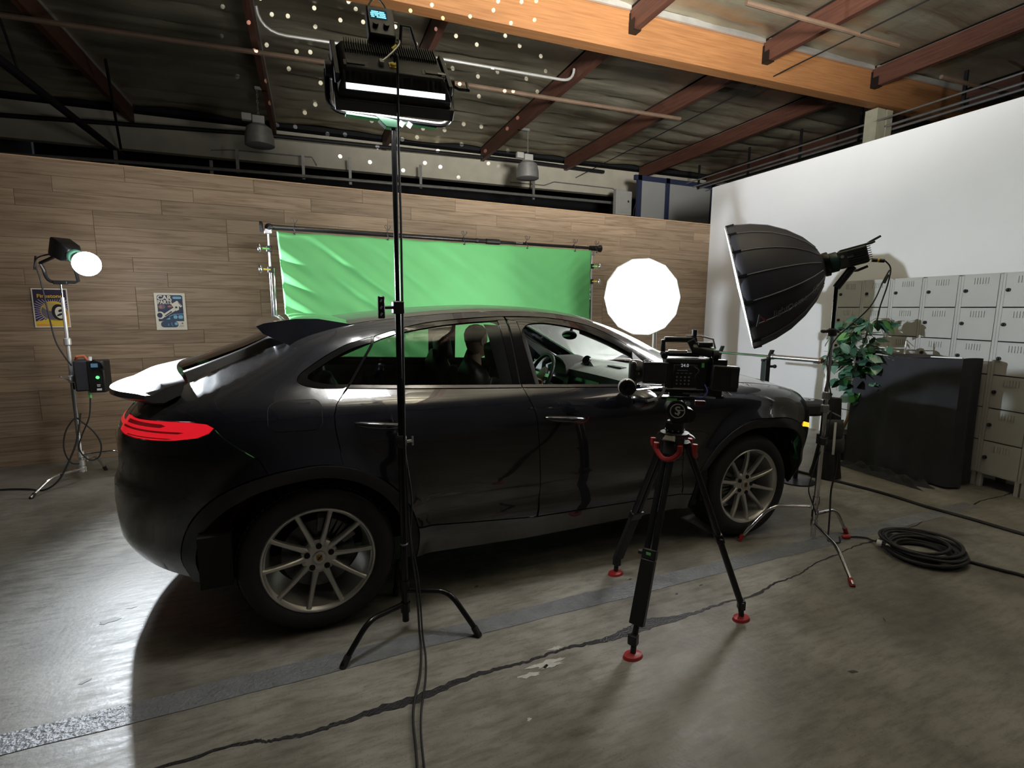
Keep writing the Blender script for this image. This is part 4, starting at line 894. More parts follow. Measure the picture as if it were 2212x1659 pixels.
MB().lathe([(.070, .0), (.082, .01), (.072, .045), (.064, .045)], (PX-.045, PY, 1.135), ax=(-.12, 0, 1), n=20).build('collar', M_cloth, PERSON)
for s, base in ((-1, verts[11]), (1, verts[16])):   # hands closed on the wheel rim
    b0 = Vector(base); vs = [b0, b0+Vector((.05, 0, .015)), b0+Vector((.085, 0, .025))]; es = [(0, 1), (1, 2)]; rd = [.024, .030, .026]
    for k in range(4):
        y0 = (k-1.5)*.019; i = len(vs); f = (.9, 1.05, 1.0, .85)[k]
        vs += [b0+Vector((.10, y0, .030)), b0+Vector((.10+.030*f, y0, .012)), b0+Vector((.10+.030*f, y0, -.018)), b0+Vector((.10+.008, y0, -.030))]; es += [(2, i), (i, i+1), (i+1, i+2), (i+2, i+3)]; rd += [.0095, .0092, .0085, .0075]
    i = len(vs); vs += [b0+Vector((.055, -s*.035, .0)), b0+Vector((.090, -s*.045, -.015)), b0+Vector((.112, -s*.036, -.022))]; es += [(1, i), (i, i+1), (i+1, i+2)]; rd += [.012, .0105, .009]
    h_ = bpy.data.objects.new('hand', skin_body('hand', [tuple(v) for v in vs], es, rd, M_skin)); C.objects.link(h_); h_.parent = PERSON
# seat belt across the shoulder
MB().loft([[(PX-.20, PY-.24, 1.16), (PX-.20, PY-.20, 1.17)], [(PX+.0, PY-.17, 1.15), (PX+.01, PY-.13, 1.16)], [(PX+.065, PY-.02, .98), (PX+.075, PY+.02, 1.0)], [(PX+.08, PY+.16, .76), (PX+.09, PY+.2, .77)]], closed=False).build('seat_belt', M_clad, CAR)

# ================================================================== STANDS AND LAMPS
def cstand_legs(t, c, feet, zh, m, r=.0125, tips=None, drop=.0):
    """three cranked tube legs: out from the collar, then down to the foot"""
    for i, (fx, fy) in enumerate(feet):
        z = zh[i]; a = Vector((c[0], c[1], z)); f = Vector((fx, fy, .012)); d = Vector((fx-c[0], fy-c[1], 0)); L = d.length; d.normalize()
        k = a+d*(L*.60); k.z = z+.015
        lg = MB().tube([a+d*.02]+arc3(a+d*(L*.46)+Vector((0, 0, .012)), k, k+(f-k)*.30, 6)+[f], r, 10).build('leg', m, t)
        if tips: MB().cyl(f+(k-f).normalized()*.045, f-Vector((0, 0, .010)), r*1.25, n=12).build('foot', tips, lg)
def stand_collar(t, c, z, m, r=.022): MB().cyl((c[0], c[1], z), (c[0], c[1], z+.05), r, n=14).build('collar', m, t)
def tee_knob(t, c, z, ang, m, m2=None):
    d = Vector((math.cos(ang), math.sin(ang), 0)); a = Vector((c[0], c[1], z))
    MB().cyl(a, a+d*.055, .007, n=8).cyl(a+d*.055-Vector((0, 0, .022)), a+d*.055+Vector((0, 0, .022)), .006, n=8).build('knob', m2 or m, t)
# ---- black stand in front of the car and its LED panel light
CS = (.39, -.15)
t = thing('light_stand', (*CS, 0), 'tall black light stand in front of the rear wheel, carrying the panel light', 'stand')
MB().cyl((*CS, .05), (*CS, .98), .0175, n=14).build('lower_tube', M_blackmetal, t); MB().cyl((*CS, .96), (*CS, 1.62), .0145, n=14).build('middle_tube', M_blackmetal, t); MB().cyl((*CS, 1.60), (*CS, 2.43), .012, n=14).build('upper_tube', M_blackmetal, t)
for z in (.10, .22): stand_collar(t, CS, z, M_blackmetal, .024)
MB().lathe([(.0185, 0), (.021, .004), (.0185, .008)], (*CS, .46), n=14).build('ring', M_steel, t)
for z in (.96, 1.60): MB().lathe([(.02, 0), (.027, .01), (.027, .05), (.02, .06)], (*CS, z), n=14).build('clutch', M_black, t)
cstand_legs(t, CS, ((.063, -.327), (.715, -.35), (.40, .19)), (.145, .215, .28), M_blackmetal, .0135, M_rubber)
tee_knob(t, CS, .985, 0.1, M_blackmetal, M_steel)
# little clamp with a plate on the pole at roof height
tc_ = MB().box((.385, -.172, 1.63), (.05, .05, .055)).cyl((.385, -.172, 1.63), (.31, -.20, 1.63), .008, n=8); tc_.build('clamp_block', M_black, t, bevel=.004)
MB().box((.305, -.20, 1.63), (.030, .02, .10), Matrix.Rotation(.1, 3, 'Z')).build('clamp_plate', M_blackgloss, t, bevel=.005)
for z in (1.60, 1.63, 1.66): MB().box((.303, -.213, z), (.008, .004, .014), Matrix.Rotation(.6, 3, 'Y')).build('highlight_slot', M_chrome, t)
# panel light: emits down and towards the car; we see its ribbed back
PC_ = Vector((.385, -.16, 2.625)); TILT = math.radians(42)
PN = Vector((.05, math.cos(TILT), -math.sin(TILT))).normalized()        # the way it shines
PR = Vector((1, 0, 0)); PR = (PR-PN*PR.dot(PN)).normalized(); PU = PR.cross(PN); PU = -PU if PU.z < 0 else PU
PF = Matrix((PR, PU, PN)).transposed()
def pp(x, y, z): return PC_+PF@Vector((x, y, z))
t = thing('panel_light', tuple(PC_), 'black LED panel light with yoke and control box on the tall black stand', 'light')
M_pan = mat('charcoal_aluminium', (.022, .022, .024), .5, .3, noise=.2, scale=20); M_pan2 = mat('grey_aluminium', (.05, .05, .055), .45, .4, noise=.2, scale=20)
hs = MB(); h0 = [(-.235, -.165), (.235, -.165), (.235, .165), (-.235, .165)]
hs.loft([[pp(x, y, .055) for x, y in h0], [pp(x*1.0, y*1.0, -.01) for x, y in h0], [pp(x*.86, y*.62, -.075) for x, y in h0]]); hs.build('housing', M_pan, t, bevel=.006)
fr_ = MB()
for (cx, cy, sx, sy) in ((0, -.17, .49, .02), (0, .17, .49, .02), (-.24, 0, .02, .36), (.24, 0, .02, .36)): fr_.box(pp(cx, cy, .045), (sx, sy, .05), PF)
fr_.build('front_frame', M_black, t, bevel=.004)
M_led = emat('led_face', (1, .99, .96), E_PANEL); MB().box(pp(0, 0, .0585), (.45, .31, .004), PF).build('led_face', M_led, t)
sl = lambda f, o_: (-.165+.063*f-o_*.72, -.010-.065*f-o_*.70)
# cooling fins, and the slot at the lower edge where light leaks through
for k in range(56):
    MB().bar(pp(-.205+.41*k/55, *sl(.30, .004)), pp(-.205+.41*k/55, *sl(.80, .004)), .003, .016, up=PR).build('fin', M_pan2, t)
M_leak = emat('leaking_light', (.88, .93, 1), 2.2)
MB().loft([[pp(x, *sl(f, .003)) for x in (-.205, .205)]+[pp(x, *sl(f, -.004)) for x in (.205, -.205)] for f in (.06, .34)]).build('light_slot', M_leak, t)
for k in range(40): MB().box(pp(-.19+.38*k/39, .06, -.078), (.003, .10, .02), PF).build('fin', M_pan, t)
for s in (-1, 1):
    MB().box(pp(s*.16, -.075, -.070), (.10, .045, .012), PF).build('vent_plate', M_pan2, t, bevel=.003)
    MB().box(pp(s*.16, -.075, -.078), (.07, .024, .004), PF).build('vent_grille', M_black, t)
    # yoke cheek bosses
    MB().cyl(pp(s*.235, 0, .0), pp(s*.275, 0, .0), .035, n=20).build('boss', M_black, t)
    MB().prism([(-.02, -.12), (.02, -.12), (.03, .13), (.0, .16), (-.03, .13)], .02, PF@Matrix(((0, 0, s), (0, 1, 0), (1, 0, 0))), pp(s*.225, 0, -.03)).build('side_plate', M_pan2, t, bevel=.003)
MB().box(pp(.195, -.085, -.082), (.035, .012, .002), PF).build('maker_label', M_galv, t)
cbx = MB().box(pp(-.03, .185, -.115), (.115, .15, .06), PF@Matrix.Rotation(-.35, 3, 'X')).build('control_box', M_black, t, bevel=.008)
SF_ = PF@Matrix.Rotation(-.35, 3, 'X')
def cpt(x, y, z): return pp(-.03, .185, -.115)+SF_@Vector((x, y, z))
MB().box(cpt(-.008, .030, -.031), (.072, .045, .002), SF_).build('screen', emat('display_glow', (.02, .07, .10), .6), cbx)
sb = MB()
for (x, y, w_) in ((.020, .045, .022), (-.012, .045, .030), (.02, .036, .03), (-.015, .036, .034), (.022, .027, .026), (-.006, .027, .016), (-.026, .027, .014), (.016, .018, .04), (-.024, .018, .014)): sb.box(cpt(-.008+x*.9-.003, y-.003, -.0325), (w_, .0055, .001), SF_)
sb.build('display_text', emat('display_cyan', (.25, .75, .95), 1.6), cbx, kind='stuff')
for x in (-.025, .02): MB().cyl(cpt(x, -.025, -.03), cpt(x, -.025, -.045), .012, n=16).build('dial', M_black, cbx)
MB().tube(arc3(pp(.03, .10, -.11), pp(.06, .05, -.13), pp(-.05, -.055, -.09), 10), .004, 6).build('signal_lead', M_galv, t)
MB().cyl(pp(.015, .03, -.118), pp(-.005, .005, -.112), .006, n=8).build('lead_tag', M_yellow, t)
MB().box(pp(-.055, -.055, -.082), (.02, .03, .02), PF).build('lead_plug', M_galv, t, bevel=.003)
MB().box(pp(-.005, -.055, -.075), (.036, .04, .006), PF).cyl(pp(-.005, -.055, -.07), pp(-.005, -.055, -.085), .013, n=16).build('power_socket', M_yellow, t)
MB().cyl(pp(-.005, -.055, -.07), pp(-.005, -.055, -.083), .012, n=16).build('socket_ring', M_black, t)
MB().tube([pp(.05, .13, -.06), pp(.06, .19, -.13), pp(.10, .19, -.13), pp(.13, .11, -.06)], .008, 8).build('carry_handle', M_black, t)
MB().tube([cpt(-.045, .075, .0)]+[cpt(-.045+.085*k/10, .075+.075*math.sin(PI*k/10)**.6, 0) for k in range(1, 10)]+[cpt(.04, .075, 0)], .004, 8).build('safety_loop', M_black, t)
# yoke: down both sides and under the lamp, a plate at the spigot
yk = MB(); w_ = .268; zy = 2.455
P1 = pp(-w_, 0, 0); P2 = pp(w_, 0, 0); A = Vector((P1.x, P1.y-.0, zy)); B = Vector((P2.x, P2.y, zy))
path = [P1]+arc3(P1.lerp(A, .62), A, A.lerp(B, .14), 6)+arc3(A.lerp(B, .86), B, P2.lerp(B, .62), 6)+[P2]
yk.tube(path, .012, 8).build('yoke', M_blackmetal, t)
M_gyk = mat('dark_green_enamel', (.006, .028, .014), .3, .3, noise=.1)
MB().box((.385, A.y, zy-.008), (.40, .035, .012)).build('yoke_rail', M_gyk, t, bevel=.003)
MB().prism([(-.075, .0), (.075, .0), (.045, -.028), (.03, -.04), (-.03, -.04), (-.045, -.028)], .04, Matrix(((1, 0, 0), (0, 0, -1), (0, 1, 0))), (.385, A.y+.02, zy)).build('spigot_plate', M_gyk, t, bevel=.003)
for x in (.42, .455): MB().box((x, A.y-.025, zy-.022), (.02, .006, .022), Matrix.Rotation(.5, 3, 'Y')).build('tab', M_white, t)
MB().tube([pp(w_, 0, 0), pp(w_+.03, -.03, 0), pp(w_+.075, -.03, 0), pp(w_+.08, .035, 0)], .007, 8).build('tilt_lever', M_blackmetal, t)
# its power cable, down the pole and over the floor
rod('power_cable', spline([pp(-.003, -.06, -.095), pp(.0, -.11, -.12), (.40, -.20, 2.30), (.407, -.178, 2.0), (.404, -.176, 1.4), (.402, -.178, .9), (.412, -.20, .5), (.43, -.235, .25), (.425, -.30, .08), (.418, -.36, .012), (.375, -.52, .010), (.30, -.72, .010), (.262, -.95, .010), (.20, -1.3, .010), (.16, -2.0, .010)], 6), .0055, M_rubber, 'thin black power cable hanging from the panel light down its stand to the floor', 'cable')
rod('power_cable', spline([(.395, -.168, 1.30), (.40, -.172, .98), (.425, -.19, .72), (.418, -.185, .50), (.445, -.21, .30), (.44, -.30, .06), (.43, -.40, .010), (.39, -.56, .010), (.325, -.75, .010), (.285, -.95, .010), (.235, -1.35, .010), (.20, -2.0, .010)], 6), .0045, M_rubber, 'second thin black cable running beside the first from the stand over the floor', 'cable')
# ---- round soft boxes
M_dif = None
def softbox(name, c, n, R, depth, rear_r, label, est, pipe, rib_m, nseg=16, rot=0., fab=None, lamp_len=.24, lamp_dir=None, dif=True):
    """c: centre of the mouth, n: the way it shines"""
    n = Vector(n).normalized(); F = frame_to(n); c = Vector(c); t = thing(name, tuple(c), label, 'light'); fab = fab or M_fabric
    prof_ = [(R, 0), (R*.985, -.10*depth), (R*.93, -.28*depth), (R*.83, -.48*depth), (R*.68, -.67*depth), (R*.50, -.83*depth), (R*.30, -.95*depth), (rear_r, -depth)]
    def sp_(i, k, off=0., sag=1.):
        r, h = prof_[i]; a = 2*PI*(k+rot)/nseg; return c+F@Vector(((r+off)*math.cos(a), (r+off)*math.sin(a), h))
    sk = MB(); M2 = 4
    rows = []
    for i in range(len(prof_)):
        row = []
        for k in range(nseg*M2):
            k0 = k//M2; f = (k % M2)/M2; p = sp_(i, k0).lerp(sp_(i, k0+1), f); cen = c+F@Vector((0, 0, prof_[i][1])); p = cen+(p-cen)*(1+.012*math.sin(PI*f)); row.append(p)
        rows.append(row)
    sk.loft(rows, caps=False); shell = sk.build('shell', fab, t, ang=25)
    so = shell.modifiers.new('s', 'SOLIDIFY'); so.thickness = .004; so.offset = -1
    for k in range(nseg):
        MB().tube([sp_(i, k, .003) for i in range(1, len(prof_)-1)], .0035, 5).build('rib', rib_m, t)
        p = sp_(0, k); MB().bar(p, sp_(1, k, .004), .018, .012, up=n).build('rib_cap', M_black, t)
    MB().tube([sp_(0, k//3, 0).lerp(sp_(0, k//3+1, 0), (k % 3)/3) for k in range(nseg*3)], .006, 5, closed=True).build('rim_piping', pipe, t)
    df = MB(); rr_ = [[c+F@Vector((0, 0, .004))]]
    poly = [sp_(0, k//3, -.012).lerp(sp_(0, k//3+1, -.012), (k % 3)/3)+n*.002 for k in range(nseg*3)]
    df.add([c+n*.012]+poly, [(0, 1+k, 1+(k+1) % len(poly)) for k in range(len(poly))]); df.build('diffuser', est, t)
    b0 = c-n*depth
    MB().lathe([(rear_r*1.05, .01), (rear_r*1.15, -.005), (rear_r*1.15, -.03), (rear_r*.9, -.035)], b0, F=F, n=28).build('speed_ring', M_blackmetal, t)
    return t, b0, F
M_dome = mat('navy_black_nylon', (.030, .030, .042), .55, noise=.15, scale=6, bump=.05, bscale=30)
M_ribw = mat('grey_webbing', (.26, .26, .28), .6, noise=.1)
def soft_emission(name, s):
    """translucent front cloth lit from behind: dimmer cross where the inner baffle sits"""
    m = bpy.data.materials.new(name); m.use_nodes = True; nt = m.node_tree; nt.nodes.remove(nt.nodes['Principled BSDF']); e = nt.nodes.new('ShaderNodeEmission'); e.inputs[0].default_value = (1, .99, .97, 1); e.inputs[1].default_value = s
    nt.links.new(e.outputs[0], nt.nodes['Material Output'].inputs[0]); return m
RS = (3.30, -.22)
SN = Vector((-.66, .69, -.27)).normalized(); SB0 = Vector((3.25, -.15, 1.93)); SD = .53
t, b0, F = softbox('dome_softbox', SB0+SN*SD, SN, .44, SD, .07, 'black dome softbox on the chrome stand, its mouth turned to the car', soft_emission('soft_front_near', E_SOFT_R), M_ribw, M_ribw, fab=M_dome, rot=.3)
# emblem and lettering on the lower near side of the dome
cm = SB0+SN*SD
def dome_pt(k, h):
    """point on the dome at angle k (segments) and depth fraction h, pushed just clear of the cloth"""
    R_, D_ = .44, SD; pr = [(1, 0), (.985, .10), (.93, .28), (.83, .48), (.68, .67), (.50, .83), (.30, .95), (.16, 1.0)]
    for (r0, h0), (r1, h1) in zip(pr, pr[1:]):
        if h <= h1: r = r0+(r1-r0)*(h-h0)/(h1-h0); break
    a = 2*PI*(k+.3)/16; return cm+F@Vector((R_*(r)*math.cos(a)*1.012, R_*r*math.sin(a)*1.012, -D_*h))
# which angle faces the camera and down
best = None
for kk in np.linspace(0, 16, 321):
    p = dome_pt(kk, .42); o_ = p-cm+SN*SD*.42; d_ = o_.normalized().dot(Vector((-.55, -.62, -.56)).normalized())
    if best is None or d_ > best[0]: best = (d_, kk)
kk = best[1]; p = dome_pt(kk, .38); along = (dome_pt(kk, .60)-dome_pt(kk, .16)).normalized(); outw = (p-(cm-SN*SD*.38)).normalized(); outw = (outw-along*outw.dot(along)).normalized(); upv = outw.cross(along)
TF = Matrix((along, upv, outw)).transposed()
M_let = mat('silver_print', (.14, .14, .15), .5, noise=.1); M_letr = mat('red_print', (.30, .05, .05), .5, noise=.1)
lt = MB(); text_mesh(lt, 'light', .062, TF, dome_pt(kk, .36)+outw*.012, .002, shear=.2); 
p2 = dome_pt(kk, .55); al2 = (dome_pt(kk, .68)-dome_pt(kk, .46)).normalized(); ow2 = outw-al2*outw.dot(al2); ow2.normalize(); TF2 = Matrix((al2, ow2.cross(al2), ow2)).transposed(); text_mesh(lt, 'Dome', .062, TF2, p2+ow2*.020, .002, shear=.2)
p3 = dome_pt(kk, .79); al3 = (dome_pt(kk, .86)-dome_pt(kk, .74)).normalized(); ow3 = outw-al3*outw.dot(al3); ow3.normalize(); TF3 = Matrix((al3, ow3.cross(al3), ow3)).transposed(); text_mesh(lt, 'SE', .055, TF3, p3+ow3*.018, .002, xs=1.3)
lt.build('lettering', M_let, t, kind='stuff')
lg = MB(); pq = dome_pt(kk, .13)+outw*.012
lg.prism([(-.04, -.035), (-.024, -.035), (.004, .030), (-.006, .045)], .002, TF, pq); lg.build('emblem', M_let, t); 
MB().prism([(-.006, .045), (.004, .030), (.04, -.035), (.026, -.035), (-.002, .022)], .002, TF, pq).build('emblem', M_letr, t)
# lamp head behind the dome, on its bracket
h0 = SB0-SN*.03; LF = frame_to(-SN)
def lp(x, y, z): return h0+LF@Vector((x, y, z))
M_lh = mat('dark_green_grey_casting', (.035, .038, .036), .5, .3, noise=.2)
lh = MB().box(lp(0, 0, .135), (.105, .115, .17), LF).build('lamp_head', M_lh, t, bevel=.012)
MB().lathe([(.060, 0), (.066, .01), (.066, .05), (.055, .06)], h0, F=LF, n=28).build('mount_ring', mat('dark_green_ring', (.01, .035, .028), .35), lh)
for k in range(7): MB().box(lp(-.056, -.042+.014*k, .17), (.008, .005, .13), LF).build('fin', M_lh, lh); MB().box(lp(.056, -.042+.014*k, .17), (.008, .005, .13), LF).build('fin', M_lh, lh)
MB().box(lp(0, .060, .17), (.09, .012, .20), LF).build('top_cover', M_black, lh, bevel=.004)
MB().bar(lp(0, .066, .24), lp(0, .086, .31), .05, .014).build('rear_fin', M_black, lh, bevel=.003)
MB().box(lp(-.053, .01, .12), (.002, .016, .035), LF).build('badge', M_galv, lh)
MB().cyl(lp(-.054, .02, .075), lp(-.058, .02, .075), .010, n=14).build('button', M_galv, lh)
MB().cyl(lp(-.02, -.05, .235), lp(-.02, -.075, .30), .012, n=12).build('power_plug', M_black, lh); MB().cyl(lp(-.02, -.06, .262), lp(-.02, -.064, .272), .0125, n=12).build('plug_band', M_yellow, lh)
PT = Vector((RS[0], RS[1], 1.80))
MB().cyl(lp(0, -.06, .13), PT-Vector((0, 0, .02)), .024, n=14).build('spigot_bracket', M_black, lh)
MB().tube([lp(.03, -.085, .13), lp(.05, -.09, .16), lp(.05, -.08, .22)], .009, 8).build('tilt_lever', M_black, lh)
# ---- chrome stand under it
t = thing('light_stand', (*RS, 0), 'chrome light stand with cranked legs carrying the dome softbox', 'stand')
MB().cyl((*RS, .02), (*RS, .98), .0175, n=16).build('lower_tube', M_chrome, t); MB().cyl((*RS, .96), (*RS, 1.50), .0145, n=16).build('middle_tube', M_chrome, t); MB().cyl((*RS, 1.46), (*RS, 1.80), .012, n=14).build('upper_tube', M_blackmetal, t)
for z in (.10, .17, .27): stand_collar(t, RS, z, M_chrome, .023)
for z in (.93, 1.02): MB().lathe([(.018, 0), (.026, .006), (.026, .05), (.018, .056)], (*RS, z), n=16).build('clutch', M_steel, t)
MB().lathe([(.018, 0), (.030, .01), (.030, .045), (.018, .055)], (*RS, 1.455), n=16).box((RS[0]-.05, RS[1], 1.49), (.06, .03, .02)).build('clutch', M_black, t)
MB().sphere((RS[0]-.085, RS[1], 1.49), (.02, .02, .012)).sphere((RS[0]+.07, RS[1]+.02, 1.49), (.022, .02, .012)).build('wing_nut', M_black, t)
cstand_legs(t, RS, ((2.785, -.035), (2.925, -.763), (3.62, -.25)), (.245, .12, .19), M_chrome, .0125, M_red)
tee_knob(t, RS, .265, PI+.3, M_chrome)
MB().box((RS[0]-.02, RS[1]-.02, .735), (.07, .05, .05), Matrix.Rotation(.4, 3, 'Z')).cyl((RS[0]-.07, RS[1]-.02, .72), (RS[0]-.07, RS[1]-.02, .79), .011, n=10).build('grip_head', M_black, t, bevel=.004)
tee_knob(t, (RS[0]-.05, RS[1]-.03), .70, PI+.7, M_chrome)
# cables from the lamp head
pl = lp(-.02, -.076, .303)
rod('lamp_cable', spline([pl, pl+Vector((.03, -.02, -.05)), pl+Vector((.015, -.02, -.16)), pl+Vector((-.02, -.01, -.30)), pl+Vector((-.02, .0, -.42))], 6), .0045, M_rubber, 'short loop of lamp lead hanging behind the dome softbox', 'cable')
rod('lamp_cable', spline([pl+Vector((.02, -.02, -.06)), pl+Vector((-.03, -.02, -.13)), pl+Vector((-.14, -.02, -.30)), (RS[0]+.02, RS[1]-.025, 1.45), (RS[0]-.06, RS[1]-.03, 1.33), (RS[0]-.045, RS[1]-.03, 1.2), (RS[0]+.03, RS[1]-.03, .95), (RS[0]-.03, RS[1]-.03, .72), (RS[0]-.10, RS[1]-.03, .52), (RS[0]-.13, RS[1]-.03, .40), (RS[0]-.07, RS[1]-.03, .28), (RS[0]-.03, RS[1]-.03, .20)], 6), .004, M_rubber, 'thin lamp cable looping down along the chrome stand', 'cable')
MB().cyl(pl+Vector((.01, -.02, -.09)), pl+Vector((-.02, -.02, -.14)), .009, n=10).build('inline_plug', M_black, label='small inline plug on the lead behind the dome softbox', cat='plug')
rod('mains_cable', spline([(RS[0]+.10, RS[1]+.05, .86), (RS[0]+.16, RS[1]+.0, .62), (RS[0]+.15, RS[1]-.02, .52), (RS[0]+.12, RS[1]-.02, .36), (RS[0]+.10, RS[1]-.04, .2), (RS[0]+.09, RS[1]-.05, .08), (RS[0]+.07, RS[1]-.07, .008), (RS[0]+.11, RS[1]-.12, .008), (RS[0]+.20, RS[1]-.06, .008)], 6), .006, M_rubber, 'black mains cable dropping behind the chrome stand to the floor', 'cable')
# ---- second softbox beyond the bonnet
N2 = Vector((-.80, -.58, -.14)).normalized(); C2 = Vector((3.43, 2.06, 1.755)); D2 = .42
t, b2, F2 = softbox('red_piped_softbox', C2, N2, .415, D2, .08, 'round white-fronted softbox with red piping beyond the bonnet', soft_emission('soft_front_far', E_SOFT_B), M_galv, mat('red_piping', (.45, .03, .03), .5, noise=.1), fab=mat('grey_black_nylon', (.055, .055, .065), .6, noise=.15, scale=6), nseg=14)
lt = MB(); pz = C2-N2*.22; rt = N2.cross(Vector((0, 0, 1))).normalized(); ow = (Vector((-.15, -.75, -.55))-N2*N2.dot(Vector((-.15, -.75, -.55)))).normalized()
AL = -N2; TFx = Matrix((AL, ow.cross(AL), ow)).transposed(); text_mesh(lt, 'LIGHT', .045, TFx, pz+ow*.385, .003); lt.build('lettering', M_white, t, kind='stuff')
for k in range(3): a = .9+.55*k; p = b2+F2@Vector((.16*math.cos(a), .16*math.sin(a), .02)); MB().sphere(p, .012).build('rod_tip', M_white, t)
LF2 = frame_to(-N2); q0 = b2-N2*.03
lh = MB().lathe([(.07, 0), (.075, .03), (.06, .05), (.06, .25), (.05, .27)], q0, F=LF2, n=24).build('lamp_head', M_lh, t)
MB().tube([q0+LF2@Vector((.075, 0, .12)), q0+LF2@Vector((.10, 0, .12)), q0+LF2@Vector((.10, 0, .0))], .008, 6).build('lever', M_black, lh)
S2 = (q0.x+.10, q0.y+.08)
MB().cyl((S2[0], S2[1], 1.62), q0+LF2@Vector((0, -.05, .13)), .016, n=10).build('bracket', M_black, lh)
t = thing('light_stand', (*S2, 0), 'steel light stand behind the red-piped softbox, half hidden by the cinema camera', 'stand')
MB().cyl((*S2, .02), (*S2, 1.05), .0175, n=12).build('lower_tube', M_steel, t); MB().cyl((*S2, 1.0), (*S2, 1.62), .013, n=12).build('upper_tube', M_galv, t)
MB().box((S2[0], S2[1], 1.50), (.07, .06, .07)).sphere((S2[0]+.07, S2[1]-.03, 1.50), (.02, .02, .035)).build('grip_head', M_black, t, bevel=.006)
MB().cyl((S2[0]+.05, S2[1], .9), (S2[0]+.03, S2[1], 1.5), .008, n=8).build('grip_arm', M_steel, t)
cstand_legs(t, S2, ((S2[0]-.3, S2[1]+.2), (S2[0]+.35, S2[1]+.12), (S2[0]+.0, S2[1]-.36)), (.14, .2, .26), M_steel, .0125)
# ================================================================== LEFT LAMP ON ITS STAND
LS = (-1.925, 3.30)
t = thing('light_stand', (*LS, 0), 'white and chrome light stand by the timber wall holding the bare bulb lamp', 'stand')
M_wst = mat('pale_nickel', (.72, .72, .70), .3, .6, noise=.1)
MB().cyl((*LS, .08), (*LS, .95), .0175, n=14).build('lower_tube', M_chrome, t); MB().cyl((*LS, .94), (*LS, 1.30), .0165, n=14).build('middle_tube', M_wst, t); MB().cyl((*LS, 1.28), (*LS, 1.70), .0145, n=14).build('upper_tube', M_wst, t); MB().cyl((*LS, 1.69), (*LS, 1.84), .008, n=12).build('spigot', M_chrome, t)
for z in (1.27, .93): MB().lathe([(.019, 0), (.028, .008), (.028, .06), (.019, .07)], (*LS, z), n=14).build('clutch', M_wst, t)
for z in (.09, .15, .23): stand_collar(t, LS, z, M_wst, .026)
tee_knob(t, LS, .21, -.3, M_wst); tee_knob(t, LS, .12, -.8, M_wst)
cstand_legs(t, LS, ((-2.17, 2.885), (-1.44, 3.30), (-1.83, 3.60)), (.115, .25, .18), M_chrome, .0125, M_rubber)
# lamp: body tilted down towards the car, dome bulb at its mouth, in a square yoke
BULB = Vector((-1.598, 2.85, 1.972)); LD = Vector((.62, -.66, -.40)).normalized(); LF3 = frame_to(LD)
t = thing('dome_bulb_lamp', tuple(BULB-LD*.25), 'black lamp with a glaring white dome bulb in front of the timber wall', 'light')
o0 = BULB-LD*.12
def bp_(x, y, z): return o0+LF3@Vector((x, y, z))
MB().sphere(BULB, .098, 28, 18).build('bulb', emat('bare_bulb', (.93, .96, 1), E_BULB), t)
MB().lathe([(.050, -.005), (.056, .0), (.050, .03), (.045, .034)], o0, F=LF3, n=24).build('bulb_collar', M_steel, t)
MB().lathe([(.058, -.06), (.060, -.02), (.050, .0)], o0, F=LF3, n=24).build('mount_ring', mat('green_mount_ring', (.08, .22, .15), .4), t)
MB().loft([[bp_(x, y, -.06) for x, y in ((-.05, -.05), (.05, -.05), (.05, .05), (-.05, .05))], [bp_(x, y, -.12) for x, y in ((-.068, -.075), (.068, -.075), (.068, .07), (-.068, .07))], [bp_(x, y, -.27) for x, y in ((-.072, -.09), (.072, -.09), (.072, .075), (-.072, .075))], [bp_(x, y, -.31) for x, y in ((-.06, -.08), (.06, -.08), (.06, .06), (-.06, .06))]]).build('body', M_black, t, bevel=.008)
for k in range(8): MB().box(bp_(.074, -.06+.016*k, -.20), (.005, .005, .12), LF3).build('fin', M_pan2, t)
c1 = bp_(0, 0, -.16); yk = MB(); yz = 1.835; sx = .125
yk.tube([c1+Vector((-.07, .03, -.03)), Vector((LS[0]-sx*.95, LS[1]-.02, c1.z-.09))]+arc3((LS[0]-sx*.85, LS[1], yz+.10), (LS[0]-sx*.8, LS[1], yz), (LS[0]-sx*.4, LS[1], yz), 5)+[(LS[0]+sx*.8, LS[1], yz), (LS[0]+sx*1.02, LS[1], yz+.012), (LS[0]+sx*.98, LS[1]-.04, yz+.15), c1+Vector((.07, -.03, -.05))], .014, 8)
yk.build('yoke', M_black, t); MB().box((LS[0], LS[1], yz-.006), (.10, .04, .03)).build('yoke_foot', M_black, t, bevel=.004)
MB().bar((LS[0]-.145, LS[1]-.02, c1.z-.03), (LS[0]-.165, LS[1]-.02, c1.z-.15), .02, .012).build('tilt_lever', M_black, t, bevel=.003)
# power box hung on the stand
t = thing('power_box', (-1.79, 3.27, .94), 'black power supply box with a green lamp strapped to the left light stand', 'power box')
MB().box((-1.815, 3.26, 1.0), (.13, .17, .28), Matrix.Rotation(.12, 3, 'Z')).build('soft_case', M_fabric, t, bevel=.015)
bx_ = MB().box((-1.70, 3.24, .99), (.13, .15, .29), Matrix.Rotation(-.10, 3, 'Z')).build('box', M_black, t, bevel=.010)
FRT = Matrix(((1, 0, 0), (0, 0, -1), (0, 1, 0))); yb = 3.155
MB().tube([(-1.735, yb+.01, 1.12), (-1.70, yb-.015, 1.145), (-1.65, yb-.015, 1.12), (-1.637, yb-.01, 1.07), (-1.66, yb-.005, 1.05)], .010, 8).build('grip', M_black, bx_)
MB().box((-1.71, yb+.004, 1.095), (.05, .006, .035)).build('display', emat('blue_display', (.25, .5, .75), .25), bx_)
